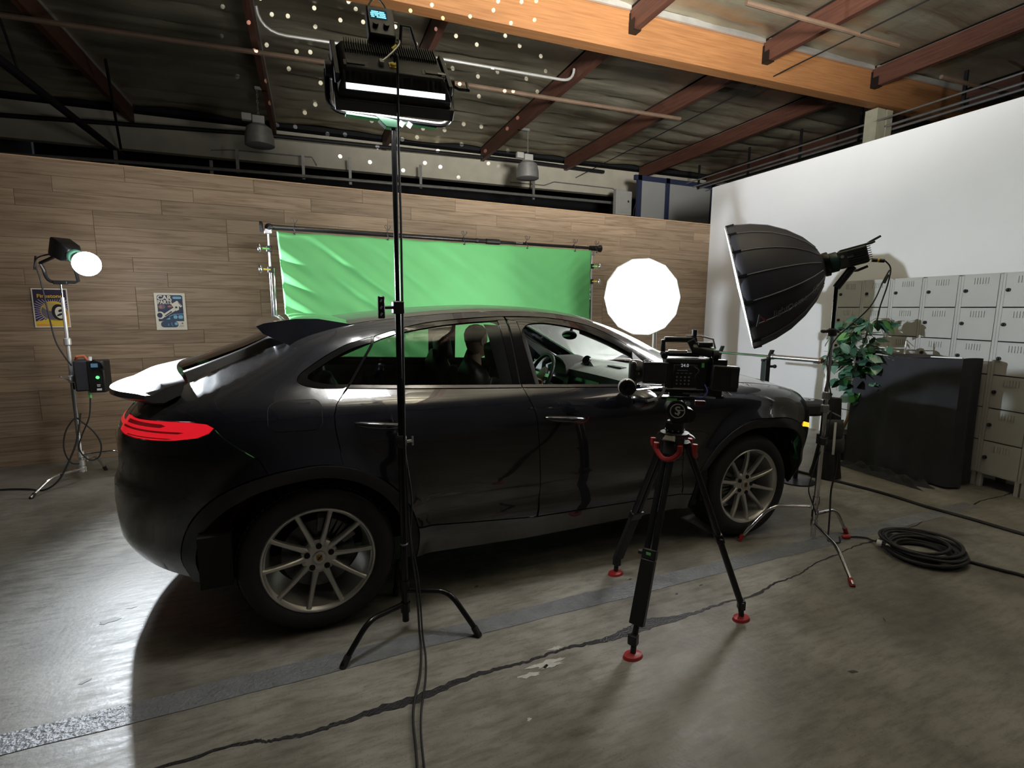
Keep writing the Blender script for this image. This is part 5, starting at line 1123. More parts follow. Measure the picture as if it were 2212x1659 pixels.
MB().lathe([(0, -.004), (.012, -.004), (.014, .004)], (-1.695, yb+.002, .985), ax=(0, 1, 0), n=16).build('status_lamp', emat('green_status', (.1, 1, .2), 2.5), bx_)
lb = MB(); lb.box((-1.69, yb+.003, .875), (.036, .003, .018)).box((-1.692, yb+.003, .905), (.022, .003, .006)).box((-1.692, yb+.003, .918), (.026, .003, .005)); lb.build('label', M_white, bx_, kind='stuff')
MB().tube([(-1.87, 3.24, 1.12), (-1.84, 3.2, 1.175), (-1.79, 3.2, 1.18), (-1.765, 3.22, 1.13)], .012, 8).build('strap', mat('orange_strap', (.45, .12, .05), .7), t)
MB().cyl((-1.755, 3.22, 1.10), (-1.75, 3.22, 1.17), .013, n=12).build('cable_clip', M_white, t)
MB().bar((-1.93, 3.26, .955), (-1.985, 3.22, 1.0), .018, .01).build('clamp_lever', M_steel, t)
MB().cyl((-1.79, 3.24, .86), (-1.785, 3.24, .79), .012, n=10).build('plug', M_green_tape, t)
rod('lamp_cable', spline([bp_(-.03, -.08, -.30), (-2.07, 3.27, 2.02), (-2.05, 3.26, 1.84), (-2.02, 3.25, 1.55), (-1.995, 3.25, 1.32), (-1.945, 3.25, 1.18), (-1.90, 3.25, 1.09)], 6), .006, M_rubber, 'black lead drooping from the dome bulb lamp to its power box', 'cable')
rod('mains_cable', spline([(-1.785, 3.23, .79), (-1.80, 3.2, .62), (-1.87, 3.2, .45), (-1.90, 3.2, .33), (-1.84, 3.2, .22), (-1.76, 3.2, .24), (-1.735, 3.2, .36), (-1.78, 3.2, .48), (-1.86, 3.2, .58), (-1.90, 3.18, .62), (-1.975, 3.17, .50), (-2.0, 3.17, .34), (-1.96, 3.16, .22), (-1.90, 3.16, .20)], 6), .006, M_rubber, 'black cable looped round the foot of the left light stand', 'cable')
rod('mains_cable', spline([(-1.86, 3.2, .66), (-1.90, 3.17, .42), (-1.97, 3.13, .22), (-2.05, 3.10, .07), (-2.15, 3.08, .010), (-2.3, 3.17, .010), (-2.55, 3.24, .010), (-3.2, 3.25, .010)], 6), .008, M_rubber, 'black cable leaving across the floor beneath the left light stand', 'cable')
# ================================================================== POSTERS
def poster(xc, zc, w_, h_, label):
    t = thing('poster', tuple(wallp(xc, zc-h_/2, .016)), label, 'poster')
    return t
def on_wall(xc, zc):
    o = wallp(xc, zc, .0145); return o
def flat(mb, poly, o, lev): 
    n = len(poly); mb.add([o+WF@Vector((x, y, .0006*lev)) for x, y in poly], [tuple(range(n))])
def disc(cx, cy, rx, ry, n=28, a=0): return [(cx+rx*math.cos(2*PI*k/n)*math.cos(a)-ry*math.sin(2*PI*k/n)*math.sin(a), cy+rx*math.cos(2*PI*k/n)*math.sin(a)+ry*math.sin(2*PI*k/n)*math.cos(a)) for k in range(n)]
def ink(name, c): return bpy.data.materials.get(name) or mat(name, c, .55, noise=.06, scale=30)
CREAM = ink('cream_ink', (.72, .68, .56)); NAVY = ink('navy_ink', (.022, .03, .075)); PURP = ink('purple_ink', (.035, .022, .06)); YEL = ink('yellow_ink', (.72, .48, .05)); ORG = ink('orange_ink', (.72, .32, .05)); LIL = ink('lilac_ink', (.52, .48, .62)); BLU = ink('sky_ink', (.18, .45, .62)); TEAL = ink('slate_ink', (.035, .06, .11)); PINK = ink('rose_ink', (.45, .14, .14)); GREYI = ink('grey_ink', (.14, .12, .15)); TAN = ink('tan_ink', (.50, .36, .14)); BLKI = ink('black_ink', (.012, .011, .015))
# tyre poster
t = poster(-2.275, 1.60, .285, .39, 'purple and yellow tyre poster behind the left light stand'); o = on_wall(-2.275, 1.602)
sheet = MB().box(o+WF@Vector((0, 0, -.0006)), (.285, .39, .0012), WF).build('sheet', CREAM, t)
W2, H2 = .132, .184
a = MB(); flat(a, [(-W2, -H2), (W2, -H2), (W2, H2), (-W2, H2)], o, 1); a.build('printed_background', PURP, t)
ry = MB(); cx, cy = .02, -.03
for k in range(40):
    an = 2*PI*k/40; d1, d2 = an-.035, an+.035
    def hit(an):
        c, s_ = math.cos(an), math.sin(an); return min((W2-cx)/c if c > 1e-6 else 9, (-W2-cx)/c if c < -1e-6 else 9, (H2*.48-cy)/s_ if s_ > 1e-6 else 9, (-H2-cy)/s_ if s_ < -1e-6 else 9)
    r_ = min(hit(an), .165); flat(ry, [(cx+.05*math.cos(an-.07), cy+.05*math.sin(an-.07)), (cx+r_*math.cos(d1*.5+an*.5), cy+r_*math.sin(d1*.5+an*.5)), (cx+r_*math.cos(d2*.5+an*.5), cy+r_*math.sin(d2*.5+an*.5)), (cx+.05*math.cos(an+.07), cy+.05*math.sin(an+.07))], o, 2)
ry.build('printed_rays', LIL, t, kind='stuff')
a = MB(); flat(a, [(-W2, -H2), (W2, -H2), (W2, -H2+.07), (.06, -H2+.085), (-.02, -H2+.075), (-W2, -H2+.05)], o, 3); flat(a, disc(cx, cy, .105, .10), o, 3); a.build('printed_glow', YEL, t)
a = MB(); flat(a, [(-W2+.005, -H2+.006), (.02, -H2+.006), (.0, -H2+.02), (-W2+.01, -H2+.026)], o, 4); flat(a, [(.09, -H2+.02), (W2, -H2+.02), (W2, -.02), (.115, -.03)], o, 4); a.build('printed_ground', ORG, t)
a = MB(); flat(a, disc(.005, -.035, .085, .082), o, 5); a.build('printed_tread', GREYI, t)
a = MB(); flat(a, disc(.0, .01, .065, .040, a=-.2), o, 6); a.build('printed_shoulder', TAN, t)
a = MB(); flat(a, disc(.062, -.042, .060, .082, a=.12), o, 7); a.build('printed_sidewall', BLKI, t)
a = MB(); flat(a, disc(.070, -.046, .042, .060, a=.12), o, 8); a.build('printed_whitewall', CREAM, t)
a = MB(); flat(a, disc(.073, -.025, .020, .012, a=.5), o, 9); flat(a, disc(.064, -.066, .026, .010, a=.5), o, 9); a.build('printed_hub', BLKI, t)
a = MB(); text_mesh(a, 'Firestone', .050, WF, o+WF@Vector((0, .118, .003)), .0005, bold=.0012, xs=1.08); a.build('printed_title', YEL, t, kind='stuff')
# car parts poster
t = poster(-1.255, 1.567, .285, .40, 'cream-edged car parts poster with a piston, right of the bulb lamp'); o = on_wall(-1.255, 1.57)
MB().box(o+WF@Vector((0, 0, -.0006)), (.285, .40, .0012), WF).build('sheet', CREAM, t)
a = MB(); flat(a, [(-.118, -.105), (.118, -.105), (.118, .165), (.105, .178), (-.105, .178), (-.118, .165)], o, 1); a.build('printed_background', NAVY, t)
a = MB(); text_mesh(a, 'CAR', .062, WF, o+WF@Vector((-.115, .148, .0022)), .0005, 'LEFT', bold=.0022, xs=1.06); text_mesh(a, 'PARTS', .058, WF, o+WF@Vector((-.115, .100, .0022)), .0005, 'LEFT', bold=.0020, xs=.80); a.build('printed_title', CREAM, t, kind='stuff')
a = MB(); flat(a, rrect(.025, .137, .108, .162, .012), o, 2)
for (x0, x1) in ((.022, .058), (.066, .110)): flat(a, rrect(x0, -.078, x1, -.040, .012), o, 3)
flat(a, [(-.05, -.085), (-.012, -.085), (-.012, -.06), (-.03, -.075)], o, 3); flat(a, [(-.02, -.05), (.03, -.027), (.118, -.022), (.118, -.028), (.03, -.033), (-.015, -.055)], o, 3)
n = 16; flat(a, [(.042+(.021 if k % 2 else .013)*math.cos(2*PI*k/n), -.132+(.021 if k % 2 else .013)*math.sin(2*PI*k/n)) for k in range(n)], o, 4)
for (x, y) in ((.0, -.125), (.0, -.140), (-.03, -.137), (-.03, -.150), (.008, -.155)): flat(a, disc(x, y, .005, .004, 10), o, 4)
a.build('printed_blue_shapes', BLU, t, kind='stuff')
a = MB(); flat(a, rrect(-.100, -.172, .062, -.105, .03), o, 2); flat(a, [(-.095, -.09), (.0, -.06), (.118, -.03), (.118, -.105), (-.095, -.105)], o, 1.5); a.build('printed_panel', TEAL, t)
a = MB(); flat(a, disc(-.080, .052, .033, .026), o, 2); a.build('printed_gauge', GREYI, t); a = MB(); flat(a, disc(-.090, .050, .012, .017), o, 3); flat(a, [(-.03, .055), (-.008, .068), (.015, .060), (.012, .048), (-.015, .045)], o, 2); a.build('printed_rose_shapes', PINK, t)
# piston and rod
a = MB(); flat(a, [(.012, .082), (.066, .118), (.112, .060), (.095, .045), (.080, .062), (.078, .02), (.050, .006), (.030, .04), (.010, .075)], o, 4); flat(a, [(-.080, -.035), (-.060, -.062), (.055, .018), (.035, .048)], o, 4); flat(a, disc(-.098, -.040, .038, .040), o, 3); a.build('printed_piston', CREAM, t)
a = MB(); flat(a, disc(-.103, -.040, .025, .028), o, 5); flat(a, disc(.054, .046, .011, .011), o, 5); flat(a, [(-.060, -.045), (-.052, -.052), (.015, -.004), (.006, .006)], o, 5); flat(a, [(.078, .10), (.104, .064), (.100, .061), (.074, .097)], o, 5); a.build('printed_holes', NAVY, t, kind='stuff')
a = MB(); flat(a, disc(.100, -.128, .009, .008, 12), o, 2)
for (x, y, w_) in ((.092, -.150, .04), (.088, -.163, .05), (.080, -.128, .004)): flat(a, [(x-w_/2, y-.002), (x+w_/2, y-.002), (x+w_/2, y+.002), (x-w_/2, y+.002)], o, 2)
a.build('printed_small_print', GREYI, t, kind='stuff')
# ================================================================== GREEN SCREEN
def greenmat():
    m = mat('chroma_green_cloth', (.12, .46, .155), .7, noise=.06, scale=3)
    return m
M_gs = greenmat(); GY = 3.0; gyl = lambda x: 3.0+.34*(x+.138)/3.718
def gsf(u, v):
    x = -.138+3.718*u+(.035*math.sin(PI*v)*(1-u)**6); z = 2.343+.038*u-2.03*v
    f = math.exp(-u*3.2)*min(1, v*6+.12)
    ph = (z*1.15+x*.72)                                   # folds fall from the upper left
    y = .035*f*(abs(math.sin(ph*10.5+.8*math.sin(ph*3)))**2.2)+.012*f*math.sin(ph*27+x*4)
    g = math.exp(-(1-u)*7); y += .004*g*math.sin((z*1.3-x)*30)+.006*math.sin(x*2.3+z*1.1)
    y += .02*math.exp(-u*40)*math.sin(z*45)*v
    z -= .008*abs(math.sin(PI*u*9))*(1-v)**8
    return (x, gyl(x)-y, z)
mb = MB().grid(190, 80, gsf)
gs = mb.build('green_screen', M_gs, label='bright green backdrop cloth stretched behind the car', cat='backdrop')
mod = gs.modifiers.new('s', 'SOLIDIFY'); mod.thickness = .0015
M_pole = mat('black_pole', (.015, .015, .016), .25, .2, noise=.1)
t = thing('crossbar', (-.2, GY, 2.40), 'black telescopic crossbar holding up the green backdrop', 'crossbar')
pA, pB = Vector((-.19, 3.035, 2.385)), Vector((3.64, 3.385, 2.412))
mid = pA.lerp(pB, .62)
MB().cyl(pA, mid, .024, n=14).build('outer_tube', M_pole, t); MB().cyl(mid, pB, .018, n=14).build('inner_tube', M_pole, t)
MB().cyl(pA.lerp(pB, .595), pA.lerp(pB, .64), .031, n=14).build('twist_lock', M_black, t); MB().cyl(pA.lerp(pB, .56), pA.lerp(pB, .567), .028, n=14).build('ring', M_black, t)
bl = MB()
text_mesh(bl, 'AVENGER', .028, Matrix(((1, 0, 0), (0, 0, -1), (0, 1, 0))), pA.lerp(pB, .705)+Vector((0, -.0195, .002)), .001); bl.build('lettering', M_galv, t, kind='stuff')
MB().sphere(pA+Vector((-.012, 0, 0)), (.04, .035, .035)).build('end_cap', M_black, t); MB().lathe([(.035, -.02), (.05, -.03), (.05, -.05), (.0, -.05)], pA+Vector((-.045, 0, 0)), ax=(1, 0, 0), n=18).build('end_knob', M_black, t)
MB().lathe([(.030, -.06), (.034, 0), (.034, .07), (.045, .085), (.045, .11), (.0, .112)], pB, ax=(1, 0, 0), n=18).build('end_cap', M_blackgloss, t)
for x in (.02, .93, 1.80, 2.62, 3.32, 3.66):
    z0 = 2.385+.007*(x+.19); GY = gyl(x); MB().tube(spline([(x, GY+.035+.028, z0), (x+.005, GY+.035, z0+.032), (x-.005, GY, z0), (x+.008, GY-.012, z0-.04), (x-.012, GY-.014, z0-.058), (x+.01, GY-.014, z0-.06)], 5), .004, 5).build('tie', M_rubber, t)
    lp_ = MB().tube(spline([(x, GY+.0, z0+.03), (x-.03, GY-.01, z0+.075), (x-.01, GY-.015, z0+.085), (x+.002, GY-.01, z0+.04), (x+.03, GY-.012, z0+.075), (x+.02, GY-.015, z0+.085)], 5), .0028, 5).build('tie', M_rubber, t)
def gs_stand(x, y, side, label):
    t = thing('backdrop_stand', (x, y, 0), label, 'stand')
    MB().cyl((x, y, .02), (x, y, 1.25), .0175, n=12).build('lower_tube', M_chrome, t); MB().cyl((x, y, 1.2), (x, y, 2.0), .0145, n=12).build('middle_tube', M_chrome, t); MB().cyl((x, y, 1.98), (x, y, 2.37), .011, n=12).build('upper_tube', M_steel, t)
    for z, tp in ((2.18, M_green_tape), (1.985, M_yellow)):
        MB().box((x, y, z), (.05, .05, .06)).build('grip_head', M_black, t, bevel=.006)
        MB().cyl((x, y-.02, z), (x+side*.06, y-.05, z), .009, n=8).build('screw', tp, t); MB().sphere((x+side*.085, y-.06, z), (.018, .022, .042)).build('hand_knob', M_chrome, t)
    MB().box((x, y, 2.345), (.07, .05, .05)).build('top_grip', M_steel, t, bevel=.006); MB().cyl((x+.03, y+.02, 1.1), (x+.03, y+.02, 2.0), .008, n=8).build('grip_arm', M_steel, t)
    cstand_legs(t, (x, y), ((x-.34, y+.14), (x+.34, y+.14), (x, y-.38)), (.14, .2, .26), M_chrome, .0125)
    MB().tube([(x, y, 1.45+.15*math.sin(k*.9)) if False else (x-side*.02, y-.02, 1.75-.05*k) for k in range(6)], .004, 6).build('cloth_tie', M_rubber, t)
gs_stand(-.213, 3.04, -1, 'chrome stand with taped knobs at the left edge of the green backdrop')
gs_stand(3.62, 3.39, 1, 'chrome stand with taped knobs at the right edge of the green backdrop')
# ================================================================== TRIPOD AND CINEMA CAMERA
TX, TY = 1.715, -.545
t = thing('camera_tripod', (TX, TY, 0), 'black carbon tripod with red spreader and rubber feet under the cinema camera', 'tripod')
M_carb = mat('carbon_tube', (.018, .018, .02), .28, .2, noise=.4, scale=120)
TOPZ = .985
feet = [(1.706, -.091, -1), (1.335, -.775, 1), (2.05, -.749, 0)]
for i, (fx, fy, k) in enumerate(feet):
    f = Vector((fx, fy, .0)); d = Vector((fx-TX, fy-TY, 0)).normalized(); top_ = Vector((TX, TY, TOPZ-.03))+d*.062; ank = f+Vector((0, 0, .085))-d*.005; ax = (ank-top_); L = ax.length; ax.normalize(); sd = ax.cross(d).normalized()
    j = top_+ax*L*.57
    lg = MB().cyl(top_+sd*.018, j+sd*.018, .0155, n=12).cyl(top_-sd*.018, j-sd*.018, .0155, n=12)
    LG = lg.build('leg', M_carb, t)
    MB().bar(top_, top_+ax*.06, .062, .034, up=d).build('leg_hinge', M_black, LG, bevel=.006)
    MB().bar(j-ax*.015, j+ax*.035, .070, .040, up=d).build('leg_clamp', M_black, LG, bevel=.006); MB().cyl(j+sd*.03+ax*.01, j+sd*.055+ax*.01, .012, n=10).build('clamp_knob', M_black, LG)
    if k >= 0 and i != 2: MB().bar(j+ax*.035, j+ax*(L*.36), .070, .038, up=d).build('lower_leg', M_black, LG, bevel=.005); MB().cyl(j+ax*(L*.34), ank, .014, n=10).build('lower_tube', M_black, LG)
    elif i == 0: MB().bar(j+ax*.035, ank-ax*.03, .062, .030, up=d).build('lower_leg', M_fabric, LG, bevel=.006)
    else: MB().cyl(j+ax*.03, ank, .017, n=12).build('lower_tube', M_carb, LG)
    MB().box(ank, (.036, .036, .05), Matrix.Rotation(math.atan2(d.y, d.x), 3, 'Z')).cyl(ank-Vector((0, 0, .03)), f+Vector((0, 0, .02)), .014, n=10).cyl(ank+sd*.022+Vector((0, 0, .02)), ank+sd*.022-Vector((0, 0, .03)), .01, n=8).build('ankle', M_black, LG, bevel=.003)
    MB().loft([[f+Vector((.046*math.cos(a)*(1.15), .036*math.sin(a), 0)) for a in [2*PI*q/18 for q in range(18)]], [f+Vector((.042*math.cos(a)*1.1, .033*math.sin(a), .014)) for a in [2*PI*q/18 for q in range(18)]], [f+Vector((.020*math.cos(a), .018*math.sin(a), .022)) for a in [2*PI*q/18 for q in range(18)]]]).build('rubber_foot', M_red, LG)
    if i == 1: MB().box(j+d*.021+ax*.005, (.003, .022, .022), Matrix.Rotation(math.atan2(d.y, d.x), 3, 'Z')).build('tape_mark', M_green_tape, LG)
# crown, bowl, red brace
MB().lathe([(.040, 0), (.050, .01), (.052, .075), (.060, .085), (.072, .095), (.072, .105), (.05, .108)], (TX, TY, TOPZ-.085), n=28).build('bowl', mat('dark_grey_casting', (.045, .048, .052), .45, .3, noise=.1), t)
vdir = Vector((-.0883-TX, -2.6135-TY, 0)).normalized(); vs_ = Vector((0, 0, 1)).cross(vdir)
for i, (fx, fy, k) in enumerate(feet):
    d = Vector((fx-TX, fy-TY, 0)).normalized(); s_ = Vector((0, 0, 1)).cross(d); c = Vector((TX, TY, TOPZ-.055))+d*.092
    MB().tube(spline([c+s_*.060+Vector((0, 0, .030)), c+s_*.058+Vector((0, 0, -.005)), c+s_*.028+d*.01+Vector((0, 0, -.038)), c+d*.014+Vector((0, 0, -.046)), c-s_*.028+d*.01+Vector((0, 0, -.038)), c-s_*.058+Vector((0, 0, -.005)), c-s_*.060+Vector((0, 0, .030))], 4), .0135, 8).build('red_brace', M_red, t)
    MB().loft([[c+s_*.035+Vector((0, 0, .045)), c-s_*.035+Vector((0, 0, .045)), c-s_*.025-d*.04+Vector((0, 0, .070)), c+s_*.025-d*.04+Vector((0, 0, .070))], [c+s_*.030+d*.008+Vector((0, 0, .052)), c-s_*.030+d*.008+Vector((0, 0, .052)), c-s_*.022-d*.035+Vector((0, 0, .078)), c+s_*.022-d*.035+Vector((0, 0, .078))]]).build('crown_cap', M_galv if i != 0 else M_black, t, bevel=.003)
# fluid head
hz0 = TOPZ+.015
hd_ = MB().lathe([(.040, 0), (.046, .01), (.046, .055), (.038, .065)], (TX, TY, hz0), n=24).build('head_base', M_black, t)
for k in range(10): a_ = 2*PI*k/10; MB().cyl((TX+.046*math.cos(a_), TY+.046*math.sin(a_), hz0+.015), (TX+.046*math.cos(a_), TY+.046*math.sin(a_), hz0+.022), .004, n=6).build('screw', M_steel, hd_)
HF = Vector((-.85, .53, 0)).normalized(); HSd = Vector((-.53, -.85, 0)).normalized()      # optical axis, our side
CF = Matrix((HF, HSd, Vector((0, 0, 1)))).transposed()
def hpnt(a, b, z): return Vector((TX, TY, 0))+HF*a+HSd*b+Vector((0, 0, z))
MB().cyl(hpnt(0, -.055, hz0+.125), hpnt(0, .050, hz0+.125), .052, n=28).build('drag_drum', M_black, hd_, bevel=.004)
MB().cyl(hpnt(-.055, -.03, hz0+.10), hpnt(-.055, .04, hz0+.10), .036, n=20).build('drag_drum', M_black, hd_)
MB().box(hpnt(-.02, 0, hz0+.09), (.085, .09, .06), CF).build('head_block', M_black, hd_, bevel=.008)
dk = MB(); fc = hpnt(0, .052, hz0+.125); RF = Matrix((-HF, Vector((0, 0, 1)), HSd)).transposed()
ringp = lambda r: [fc+RF@Vector((r*math.cos(2*PI*k/32), r*math.sin(2*PI*k/32), 0)) for k in range(32)]
dk.tube(ringp(.035), .0026, 5, closed=True); text_mesh(dk, 'S', .058, RF, fc+HSd*.0008, .001, bold=.001, xs=1.1); dk.box(fc+RF@Vector((.004, -.012, .001)), (.006, .022, .002), RF); dk.box(fc+RF@Vector((.016, .004, .001)), (.03, .005, .002), RF)
dk.build('round_emblem', M_white, hd_, kind='stuff')
MB().cyl(hpnt(-.048, .045, hz0+.165), hpnt(-.048, .055, hz0+.165), .012, n=14).build('counter_dial', M_steel, hd_)
MB().box(hpnt(0, 0, hz0+.185), (.16, .075, .016), CF).build('top_plate', M_black, hd_, bevel=.004); MB().box(hpnt(.03, .045, hz0+.182), (.05, .012, .012), CF).build('tape_mark', M_green_tape, hd_)
MB().box(hpnt(-.11, .03, hz0+.165), (.05, .03, .025), CF).build('plate_latch', mat('dark_red_latch', (.12, .01, .01), .4), hd_, bevel=.004)
# camera
ZC = 1.215
t = thing('cinema_camera', tuple(hpnt(0, 0, ZC)), 'black cinema camera rig with top handle and focus wheel on the tripod', 'camera')
def cbox(name, a, b, z, da, db, dz, m=M_black, par=None, bev=.006, R=None): return MB().box(hpnt(a, b, z), (da, db, dz), CF@R if R else CF).build(name, m, par or t, bevel=bev)
M_cam = mat('camera_body_black', (.016, .016, .017), .45, noise=.3, scale=40, bump=.1, bscale=200)
body = cbox('body', -.03, 0, ZC+.10, .20, .13, .15, M_cam); cbox('side_rail', -.03, .068, ZC+.165, .20, .012, .022, M_pan2, body); cbox('side_door', -.025, .068, ZC+.09, .115, .01, .115, M_cam, body)
cbox('base_slide', -.02, 0, ZC+.012, .30, .07, .022, M_blackmetal); cbox('riser', -.02, 0, ZC-.008, .12, .06, .024, M_black)
btn = MB(); SFt = Matrix((-HF, Vector((0, 0, 1)), HSd)).transposed()
for (r, c_) in [(r, c_) for r in range(3) for c_ in range(4)]: btn.cyl(hpnt(.015-.019*c_, .073, ZC+.085-.017*r), hpnt(.015-.019*c_, .076, ZC+.085-.017*r), .0042, n=8)
for c_ in range(4): btn.box(hpnt(.012-.02*c_, .0735, ZC+.104), (.012, .001, .003), CF)
btn.box(hpnt(-.01, .0735, ZC+.118), (.05, .001, .003), CF).box(hpnt(-.025, .0735, ZC+.030), (.11, .002, .004), CF); btn.build('side_buttons', M_galv, body, kind='stuff')
tx = MB(); text_mesh(tx, '24.0', .022, SFt, hpnt(-.02, .0745, ZC+.142), .001); tx.build('side_display', mat('pale_display_digits', (.5, .5, .5), .5, emit=(.8, .85, .9), estr=.35), body, kind='stuff')
cbox('tape_mark', -.105, .0745, ZC+.145, .012, .002, .022, M_green_tape, body, 0)
MB().tube(spline([hpnt(-.06, .07, ZC+.14), hpnt(-.085, .09, ZC+.12), hpnt(-.07, .09, ZC+.09), hpnt(-.09, .08, ZC+.05)], 5), .004, 6).build('signal_lead', M_rubber, body)
MB().tube(spline([hpnt(-.12, .07, ZC+.05), hpnt(-.128, .10, ZC+.02), hpnt(-.11, .09, ZC-.01), hpnt(-.06, .07, ZC-.012)], 5), .004, 6).build('signal_lead', mat('blue_lead', (.05, .06, .25), .5), body)
# lens, matte box, follow focus
ln = MB().lathe([(.045, 0), (.050, .02), (.050, .06), (.058, .065), (.058, .10), (.052, .105), (.060, .13), (.060, .16), (.050, .162)], hpnt(.07, 0, ZC+.10), F=frame_to(HF), n=28).build('lens', M_black, t)
MB().lathe([(.059, 0), (.061, .004), (.061, .016), (.059, .02)], hpnt(.145, 0, ZC+.10), F=frame_to(HF), n=48).build('focus_ring', M_rubber, ln)
tx = MB()
for (z, s_) in ((.135, '45'), (.112, '1.8')): text_mesh(tx, s_, .020, SFt, hpnt(.205, .060, ZC+z-.018), .001)
tx.build('lens_marks', M_galv, ln, kind='stuff')
MB().lathe([(.052, 0), (.058, .002), (.0, .004)], hpnt(.228, 0, ZC+.10), F=frame_to(HF), n=28).build('front_glass', M_blackgloss, ln)
MB().box(hpnt(.225, 0, ZC+.10), (.03, .13, .11), CF).build('matte_box', M_black, t, bevel=.010)
scr = cbox('side_monitor', .12, .088, ZC+.105, .125, .016, .105, M_black); MB().box(hpnt(.12, .097, ZC+.105), (.105, .002, .088), CF).build('screen', mat('dark_screen', (.022, .014, .018), .08, coat=1), scr)
ffb = cbox('follow_focus', .235, .075, ZC+.035, .05, .07, .045)
MB().lathe([(.040, 0), (.043, .004), (.043, .020), (.040, .024)], hpnt(.258, .115, ZC+.035), F=frame_to(HSd), n=32).build('focus_wheel', M_white, ffb); MB().lathe([(.038, .024), (.040, .026), (.040, .046), (.034, .050), (.026, .048), (.012, .046), (.0, .050)], hpnt(.258, .115, ZC+.035), F=frame_to(HSd), n=32).build('hand_wheel', M_blackgloss, ffb)
MB().cyl(hpnt(.205, .13, ZC+.04), hpnt(.205, .14, ZC+.04), .010, n=12).build('lock_knob', mat('blue_anodised', (.02, .04, .12), .3, .6), ffb)
for b_ in (-.03, .03): MB().cyl(hpnt(.29, b_, ZC+.022), hpnt(-.16, b_, ZC+.022), .0075, n=10).build('support_rod', M_chrome, t)
MB().bar(hpnt(.06, .05, ZC+.03), hpnt(.21, .085, ZC+.015), .03, .006).build('bracket_plate', M_chrome, t, bevel=.002); MB().tube(spline([hpnt(.07, .06, ZC+.02), hpnt(.09, .08, ZC-.01), hpnt(.12, .075, ZC-.03), hpnt(.15, .07, ZC-.04)], 5), .007, 6).build('arm', M_chrome, t)
cbox('bracket_plate', .10, .06, ZC+.055, .035, .03, .016, M_galv, None, .003)
# rear: power distribution, battery, monitor plate
cbox('power_plate', -.155, 0, ZC+.11, .045, .12, .14, M_black); cbox('radio_box', -.185, .045, ZC+.145, .07, .05, .055, M_black, None, .004)
bat = cbox('battery', -.205, .085, ZC+.085, .125, .045, .125, M_cam, None, .008, Matrix.Rotation(-.06, 3, 'Y')); MB().box(hpnt(-.248, .109, ZC+.090), (.035, .002, .095), CF).build('battery_label', M_pan2, bat)
cbox('audio_box', -.165, .045, ZC+.012, .075, .06, .055, M_pan, None, .006); cbox('knob_strip', -.13, .07, ZC-.012, .16, .02, .018, M_black, None, .005)
MB().bar(hpnt(-.05, .075, ZC-.006), hpnt(-.17, .085, ZC-.012), .012, .010).build('shiny_lever', M_chrome, t); MB().bar(hpnt(-.02, .06, ZC+.004), hpnt(-.10, .08, ZC+.002), .010, .008).build('shiny_lever', M_chrome, t); MB().cyl(hpnt(-.20, .05, ZC+.03), hpnt(-.25, .05, ZC-.005), .006, n=8).build('shiny_lever', M_chrome, t)
# top handle with its opening, viewfinder, microphone
th = MB().bar(hpnt(.075, 0, ZC+.265), hpnt(-.085, 0, ZC+.265), .030, .026).bar(hpnt(.078, 0, ZC+.20), hpnt(.078, 0, ZC+.265), .028, .022, up=HF).bar(hpnt(.09, 0, ZC+.195), hpnt(-.10, 0, ZC+.19), .035, .022)
TH = th.build('top_handle', M_black, t, bevel=.006)
MB().cyl(hpnt(.075, .03, ZC+.185), hpnt(.075, .045, ZC+.185), .016, n=16).build('handle_knob', M_black, TH)
MB().box(hpnt(.01, .02, ZC+.205), (.09, .02, .018), CF).build('handle_bracket', M_chrome, TH, bevel=.004)
MB().bar(hpnt(-.05, .01, ZC+.265), hpnt(-.09, .01, ZC+.19), .04, .03, up=HSd).build('handle_post', M_black, TH, bevel=.006)
MB().cyl(hpnt(-.06, .03, ZC+.22), hpnt(-.15, .05, ZC+.205), .026, n=18).build('viewfinder', M_black, TH); MB().box(hpnt(-.115, .035, ZC+.245), (.07, .05, .022), CF).build('receiver', M_black, TH, bevel=.005); MB().cyl(hpnt(-.15, .06, ZC+.195), hpnt(-.175, .06, ZC+.195), .024, n=18).build('eyecup', M_rubber, TH)
MB().tube([hpnt(-.03, 0, ZC+.285), hpnt(-.10, .01, ZC+.285), hpnt(-.155, .03, ZC+.27), hpnt(-.165, .04, ZC+.225)], .005, 6).build('antenna_arm', M_galv, TH); MB().cyl(hpnt(-.07, 0, ZC+.265), hpnt(-.07, 0, ZC+.315), .014, n=12).build('cold_shoe_knob', M_black, TH)
cbox('tape_mark', -.15, .06, ZC+.225, .02, .02, .006, M_green_tape, None, 0)
# ================================================================== RIGHT SIDE: RACK, LOCKERS, PLANT, CLOTHS, CABLES
M_rackb = mat('black_rack_steel', (.020, .020, .024), .4, .3, noise=.1)
t = thing('bar_rack', (4.83, 1.95, 0), 'black two-post rack with angled hooks holding a chrome bar by the white wall', 'rack')
for (x, y) in ((4.80, 2.30), (4.85, 1.62)):
    MB().box((x, y, .54), (.07, .07, 1.06)).build('post', M_rackb, t, bevel=.006)
    MB().prism([(-.05, -.02), (.035, -.02), (.075, .11), (.045, .11), (.01, .015), (-.05, .005)], .05, Matrix(((.918, 0, -.395), (-.395, 0, -.918), (0, 1, 0))), (x-.0+.01, y+.02, 1.075)).build('hook', M_rackb, t, bevel=.003)
    MB().cyl((x+.03, y-.03, 1.0), (x+.075, y-.05, 1.0), .014, n=12).sphere((x+.08, y-.052, 1.0), .022, 12, 8).build('pin_knob', M_rackb, t)
MB().box((4.825, 1.96, .03), (.07, .78, .06)).box((4.80, 2.30, .03), (.6, .07, .06)).box((4.85, 1.62, .03), (.6, .07, .06)).build('foot_frame', M_rackb, t, bevel=.006)
